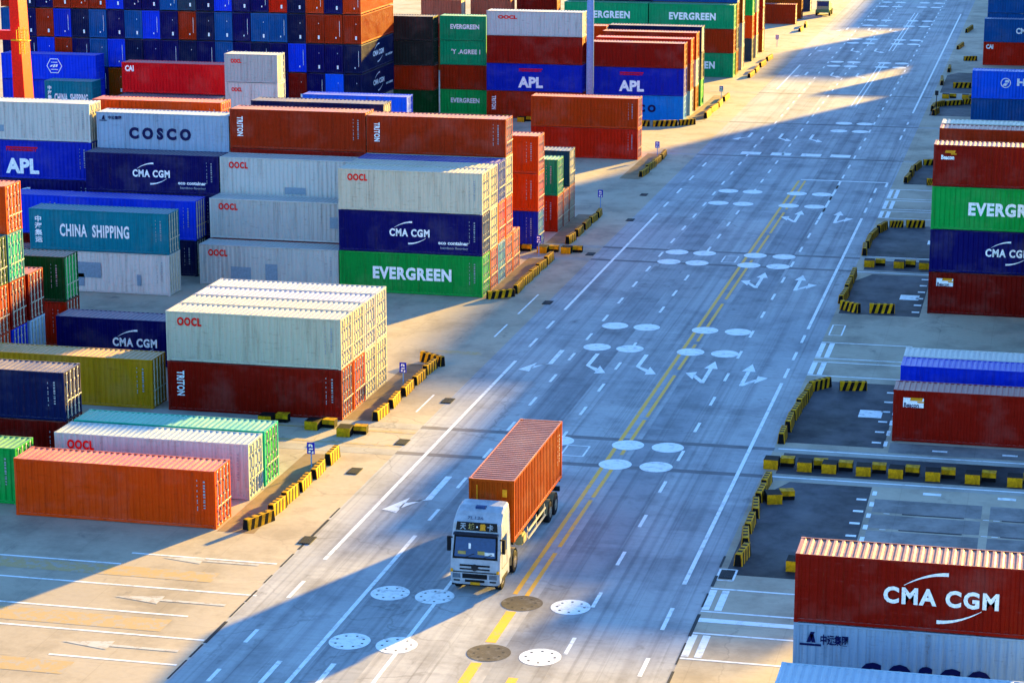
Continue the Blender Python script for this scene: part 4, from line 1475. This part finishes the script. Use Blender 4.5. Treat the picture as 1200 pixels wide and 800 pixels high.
block_row([((XL, 249.0), (XL, 252.5)), ((XL, 253.5), (XL, 257.0)), ((XL, 258.0), (XL, 261.5)), ((XL, 263.0), (XL, 266.5))],
          'before the far green lettered stack', 'row of blocks before the far green lettered stack')
block_row([((XL, 285.0), (XL, 288.5)), ((XL, 290.0), (XL, 293.5)), ((XL, 296.0), (XL, 299.5)), ((XL, 303.0), (XL, 306.5))],
          'on lit pavement beside far green stack', 'row of blocks on the far lit pavement')
block_row([((XL, 340.0), (XL, 343.5)), ((XL, 346.0), (XL, 349.5))], 'beside the single far red brown container', 'row of blocks by the single far container')
XR = -13.4
block_row([((-13.25, 103.0), (-12.95, 104.9)), ((-13.2, 105.5), (XR, 107.4)), ((XR, 107.9), (XR, 109.9)), ((XR, 110.4), (XR - .1, 112.4)), ((XR - .1, 113.0), (XR - .1, 114.9)), ((XR - .1, 115.3), (XR - .1, 116.9))],
          'above the big red lettered container', 'row of blocks above the big red container')
block_row([((-13.7, 124.0), (-13.7, 125.8)), ((-13.65, 126.5), (-13.6, 128.6)), ((-13.6, 129.0), (-13.5, 131.0)), ((-13.5, 131.4), (-13.4, 133.4)), ((-13.4, 133.8), (-13.3, 135.4)), ((-13.3, 135.7), (-12.4, 137.3)), ((-11.7, 136.5), (-10.1, 136.8))],
          'left of the maroon panelled container', 'row of blocks left of the maroon panelled container')
block_row([((-13.6, 158.6), (-12.4, 157.6)), ((-11.7, 157.9), (-10.0, 158.1)), ((-13.75, 160.2), (-13.75, 163.2)), ((-13.75, 163.8), (-13.75, 166.4)), ((-13.75, 167.0), (-13.75, 170.2))],
          'left of the four high right stack', 'lower loop of blocks left of the right stack')
block_row([((-13.75, 177.6), (-13.75, 180.0)), ((-13.75, 180.6), (-13.7, 183.4)), ((-13.7, 184.0), (-13.5, 186.6)), ((-13.4, 187.2), (-12.9, 189.2)), ((-12.7, 189.9), (-11.6, 190.2)), ((-11.4, 190.2), (-9.9, 190.4))],
          'further up left of green lettered right container', 'upper loop of blocks left of the right stack')
block_row([((-12.8, 212.0), (-12.8, 214.6)), ((-12.7, 215.4), (-12.6, 218.0)), ((-12.5, 218.8), (-12.2, 221.6)), ((-11.9, 222.4), (-10.2, 223.2)), ((-11.0, 211.2), (-10.4, 211.3))],
          'beside the upper maroon right container', 'row of blocks beside the upper maroon right container')
block_row([((-13.0, 256.8), (-12.5, 259.0)), ((-13.2, 260.0), (-13.2, 262.6)), ((-13.0, 263.4), (-12.3, 265.2)), ((-12.0, 265.0), (-10.4, 266.4)), ((-10.2, 266.6), (-8.9, 267.6))],
          'left of the vivid blue ring emblem container', 'row of blocks left of the vivid blue container')
block_row([((-13.6, 283.0), (-13.5, 288.0)), ((-12.0, 281.0), (-10.0, 281.5)), ((-13.4, 296.0), (-13.2, 300.0)), ((-12.0, 309.0), (-10.4, 309.6)), ((-13.2, 322.0), (-13.1, 327.0)), ((-13.0, 344.0), (-12.8, 350.0))],
          'left of the red container near top right', 'far blocks on the right kerb')

# checker painted blocks between the crane tracks
def checker_mesh():
    bm = bmesh.new()
    # front cube: yellow face under a black top; rear low block: yellow over black
    def part(x0, x1, y0, y1, z0, z1, black):
        vs, fs = box(bm, x0, x1, y0, y1, z0, z1)
        for n_, f in zip(('bottom', 'top', 'front', 'right', 'back', 'left'), fs):
            f.material_index = 1 if n_ in black else 0
    part(-.76, .0, -.62, .30, 0, .5, ('top', 'left', 'right', 'back'))
    part(.03, .76, .08, .62, .2, .46, ('right', 'left'))
    part(.04, .75, .09, .61, 0, .198, ('top', 'front', 'left', 'right', 'back'))
    me = D.meshes.new('checkered_concrete_block')
    bm.normal_update(); bm.to_mesh(me); bm.free()
    me.materials.append(MAT['block_yellow']); me.materials.append(MAT['block_black'])
    return me
CKM = checker_mesh()
def checker(x, y, label, rz=0.0, group='checkered blocks between crane tracks'):
    o = D.objects.new('checkered_concrete_block', CKM)
    COL.objects.link(o)
    o.location = (x, y, .012)
    o.rotation_euler = (0, 0, rz + random.uniform(-.05, .05))
    tag(o, label, 'concrete barrier', group)
for i, x in enumerate((-13.25, -11.5, -10.2, -8.45, -6.75, -4.9, -2.85, -.75)):
    checker(x, 119.6 - i * .06, f"{ORD[i]} checkered yellow and black block from the left in right hand track row")
checker(-12.5, 113.6, 'lone checkered block on dark asphalt below the right hand track row', .3)
checker(-10.2, 103.4, 'checkered block half hidden by the big red lettered container')
for i, (x, y) in enumerate(((-41.9, 122.0), (-39.0, 121.5), (-36.9, 120.6))):
    checker(x, y, f"{ORD[i]} checkered block from the left in left hand track row")
for i, (x, y) in enumerate(((-12.6, 173.9), (-10.4, 173.9), (-8.6, 173.9))):
    checker(x, y, f"{ORD[i]} checkered block from the left in row beside navy right container", group='checkered blocks beside the navy right container')
for i, (x, y) in enumerate(((-39.4, 173.4), (-37.3, 173.6), (-35.5, 173.8))):
    checker(x, y, f"{ORD[i]} checkered block of the row below blue doored container", group='checkered blocks below the blue doored container')
for i, (x, y) in enumerate(((-57.3, 243.0), (-54.6, 242.4), (-12.0, 271.5), (-9.8, 271.4))):
    checker(x, y, ('left far checkered block under red brown container', 'right far checkered block under red brown container', 'left far checkered block near vivid blue container', 'right far checkered block near vivid blue container')[i], group='far checkered blocks')

# ------------------------------------------------------------------ small signs
def sign(x, y, label, h=1.4, pic='row'):
    root = empty('bay_sign', (x, y, 0))
    tag(root, label, 'sign', 'blue bay signs on thin posts')
    b_ = bmesh.new(); cyl(b_, (0, 0, 0), (0, 0, h), .035, 8)
    link_mesh('post', b_, MAT['pole_grey'], root)
    b_ = bmesh.new(); box(b_, -.21, .21, -.05, -.02, h - .42, h + .2)
    pl = link_mesh('panel', b_, MAT['sign_blue'], root)
    me = stripes_mesh('sign_marks', [(-.17, -.05, .1, .3, .05), (.03, .15, .08, .28, -.05), (-.15, .12, -.12, -.02, .05), (-.16, -.02, -.36, -.2, 0), (.05, .17, -.4, -.22, .03)])
    o = put(root, me, 'sign_marks', MAT['letter_white'], 0, -.052, h - .1)
    o.scale = (.78, 1, .72)
for i, (x, y) in enumerate(((-36.9, 113.2), (-36.9, 131.0), (-37.7, 172.0), (-37.0, 193.0), (-36.9, 221.0), (-36.9, 264.0), (-37.3, 320.0), (-36.9, 378.0))):
    sign(x, y, ('small blue sign above the blocks right of lone orange container', 'small blue sign right of the four double stacks',
                'small blue sign among checkered blocks below blue doored container', 'small blue sign right of the slate container with white end',
                'small blue sign right of the red and burnt orange pair', 'small dark sign before the far green lettered stack',
                'small dark sign on the far lit pavement', 'tiny dark sign near top edge left of road')[i])
b_ = bmesh.new(); cyl(b_, (0, 0, 0), (0, 0, 2.6), .045, 8)
box(b_, -.18, .18, -.07, -.045, 2.1, 2.6)
o = link_mesh('marker_post', b_, MAT['dark_steel']); o.location = (-12.7, 257.4, 0)
tag(o, 'thin dark marker post by blocks left of vivid blue container', 'post')

# drain grates and stains in the gutter
def grate_mesh(lx, ly):
    bm = bmesh.new()
    box(bm, -lx / 2, lx / 2, -ly / 2, ly / 2, 0, .012)
    n = 6
    for i in range(n):
        x = -lx / 2 + lx * (i + .5) / n
        box(bm, x - lx / n * .3, x + lx / n * .3, -ly / 2 + .06, ly / 2 - .06, .0125, .03)
    me = D.meshes.new('drain_grate')
    bm.normal_update(); bm.to_mesh(me); bm.free()
    me.materials.append(MAT['grate'])
    return me
GM = grate_mesh(.62, 1.15)
for i, (x, y, lab) in enumerate(((-33.6, 102.2, 'drain grate on lit pavement below the near block row'), (-34.75, 113.8, 'drain grate right of the near block row'),
        (-33.8, 119.7, 'drain grate between the crane tracks left of road'), (-33.6, 128.8, 'drain grate beside second block row'), (-33.55, 156, 'drain grate beside green roadside container'),
        (-34.0, 173.5, 'drain grate right of checkered blocks below blue doors'), (-33.6, 188.3, 'drain grate beside slate container'), (-34.6, 200.5, 'drain grate beyond slate container'), (-13.52, 101.75, 'drain cover in white painted frame at right kerb'))):
    o = D.objects.new('drain_grate', GM); COL.objects.link(o)
    o.location = (x, y, .02); tag(o, lab, 'drain grate', 'drain grates along the road')

# ------------------------------------------------------------------ tall light pole
pole = empty('light_mast', (-45.55, 231.5, 0))
tag(pole, 'tall pale blue light mast rising between the two blue emblem containers', 'light pole')
b_ = bmesh.new(); cyl(b_, (0, 0, .3), (0, 0, 33), .40, 16, r2=.28)
link_mesh('mast', b_, MAT['pole_grey'], pole, True)
b_ = bmesh.new(); box(b_, -.8, .8, -.8, .8, 0, .3)
link_mesh('base', b_, BEAM, pole)
b_ = bmesh.new()
for k in range(8):
    t = 2 * PI * k / 8
    box(b_, 1.1 * math.cos(t) - .25, 1.1 * math.cos(t) + .25, 1.1 * math.sin(t) - .25, 1.1 * math.sin(t) + .25, 32.6, 33.0)
cyl(b_, (0, 0, 32.7), (0, 0, 32.85), 1.0, 16)
link_mesh('lamp_ring', b_, MAT['dark_steel'], pole)

# ------------------------------------------------------------------ yard crane, leg in view
crane = empty('gantry_crane', (-87.4, 190, 0))
tag(crane, 'red gantry crane with sunlit yellow edged leg at top left', 'crane')
def taper_leg(x0, x1, w0, w1, d0, d1, z0, z1, yc):
    bm = bmesh.new()
    lo = [bm.verts.new(p) for p in ((x0 - w0 / 2, yc - d0 / 2, z0), (x0 + w0 / 2, yc - d0 / 2, z0), (x0 + w0 / 2, yc + d0 / 2, z0), (x0 - w0 / 2, yc + d0 / 2, z0))]
    hi = [bm.verts.new(p) for p in ((x1 - w1 / 2, yc - d1 / 2, z1), (x1 + w1 / 2, yc - d1 / 2, z1), (x1 + w1 / 2, yc + d1 / 2, z1), (x1 - w1 / 2, yc + d1 / 2, z1))]
    for i in range(4):
        j = (i + 1) % 4
        bm.faces.new((lo[i], lo[j], hi[j], hi[i]))
    bm.faces.new(list(reversed(lo))); bm.faces.new(hi)
    bmesh.ops.recalc_face_normals(bm, faces=bm.faces)
    return bm
link_mesh('leg', taper_leg(.1, -.25, 1.25, .62, 1.9, 1.7, 1.2, 24, 0), MAT['crane_red'], crane)
link_mesh('leg', taper_leg(-22.0, -21.6, 1.25, .62, 1.9, 1.7, 1.2, 24, 0), MAT['crane_red'], crane)
b_ = bmesh.new(); box(b_, -21.4, -.55, -.35, .35, 13.25, 14.05)
link_mesh('cross_beam', b_, MAT['crane_red'], crane)
b_ = bmesh.new(); box(b_, -24, 2, -1, 1, 24, 26); 
link_mesh('top_girder', b_, MAT['crane_red'], crane)
b_ = bmesh.new()
for x_ in (.1, -22):
    for yy_ in (-1.1, 1.1):
        cyl(b_, (x_ - .3, yy_, .6), (x_ + .3, yy_, .6), .58, 16)
    box(b_, x_ - .45, x_ + .45, -2, 2, .7, 1.2)
link_mesh('wheel_bogie', b_, MAT['dark_steel'], crane)
b_ = bmesh.new()
for z_ in range(0, 9):
    box(b_, .55, .95, -1.55, -1.5, 12.4 + z_ * .22, 12.45 + z_ * .22)
for x_ in (.5, .95):
    box(b_, x_, x_ + .06, -1.56, -1.49, 12.2, 14.5)
box(b_, .3, 1.35, -1.6, -.95, 13.3, 13.36)
for x_ in (.3, 1.3):
    box(b_, x_, x_ + .05, -1.6, -1.55, 13.36, 14.3)
box(b_, .3, 1.35, -1.6, -1.55, 14.25, 14.3)
box(b_, -.3, .5, -1.4, -.95, 13.3, 13.4)
link_mesh('ladder', b_, MAT['crane_yellow'], crane)

# ------------------------------------------------------------------ small green yard vehicle far away
veh = empty('yard_tractor', (-35.6, 364, 0))
tag(veh, 'small green and white yard vehicle far up by the left kerb', 'vehicle')
b_ = bmesh.new(); box(b_, -1.0, 1.0, 0, 4.6, .5, 1.0); box(b_, -.9, .9, 2.0, 4.4, 1.0, 1.7)
link_mesh('body', b_, mat('vehicle_green', '4a7a54', .5), veh)
b_ = bmesh.new(); box(b_, -.95, .95, .1, 1.7, 1.0, 2.3)
cb_ = link_mesh('cab', b_, mat('vehicle_pale_green', '7c9478', .5), veh)
b_ = bmesh.new(); box(b_, -.8, .8, .06, .095, 1.5, 2.15)
link_mesh('windscreen', b_, MAT['glass_dark'], cb_)
for x_ in (-1, 1):
    for yy_ in (.9, 3.7):
        b_ = bmesh.new(); cyl(b_, (x_ - .15, yy_, .45), (x_ + .15, yy_, .45), .45, 14)
        link_mesh('wheel', b_, MAT['rubber'], veh)

scene.cycles.max_bounces = 6
scene.cycles.diffuse_bounces = 3
scene.cycles.glossy_bounces = 2
scene.cycles.use_denoising = True
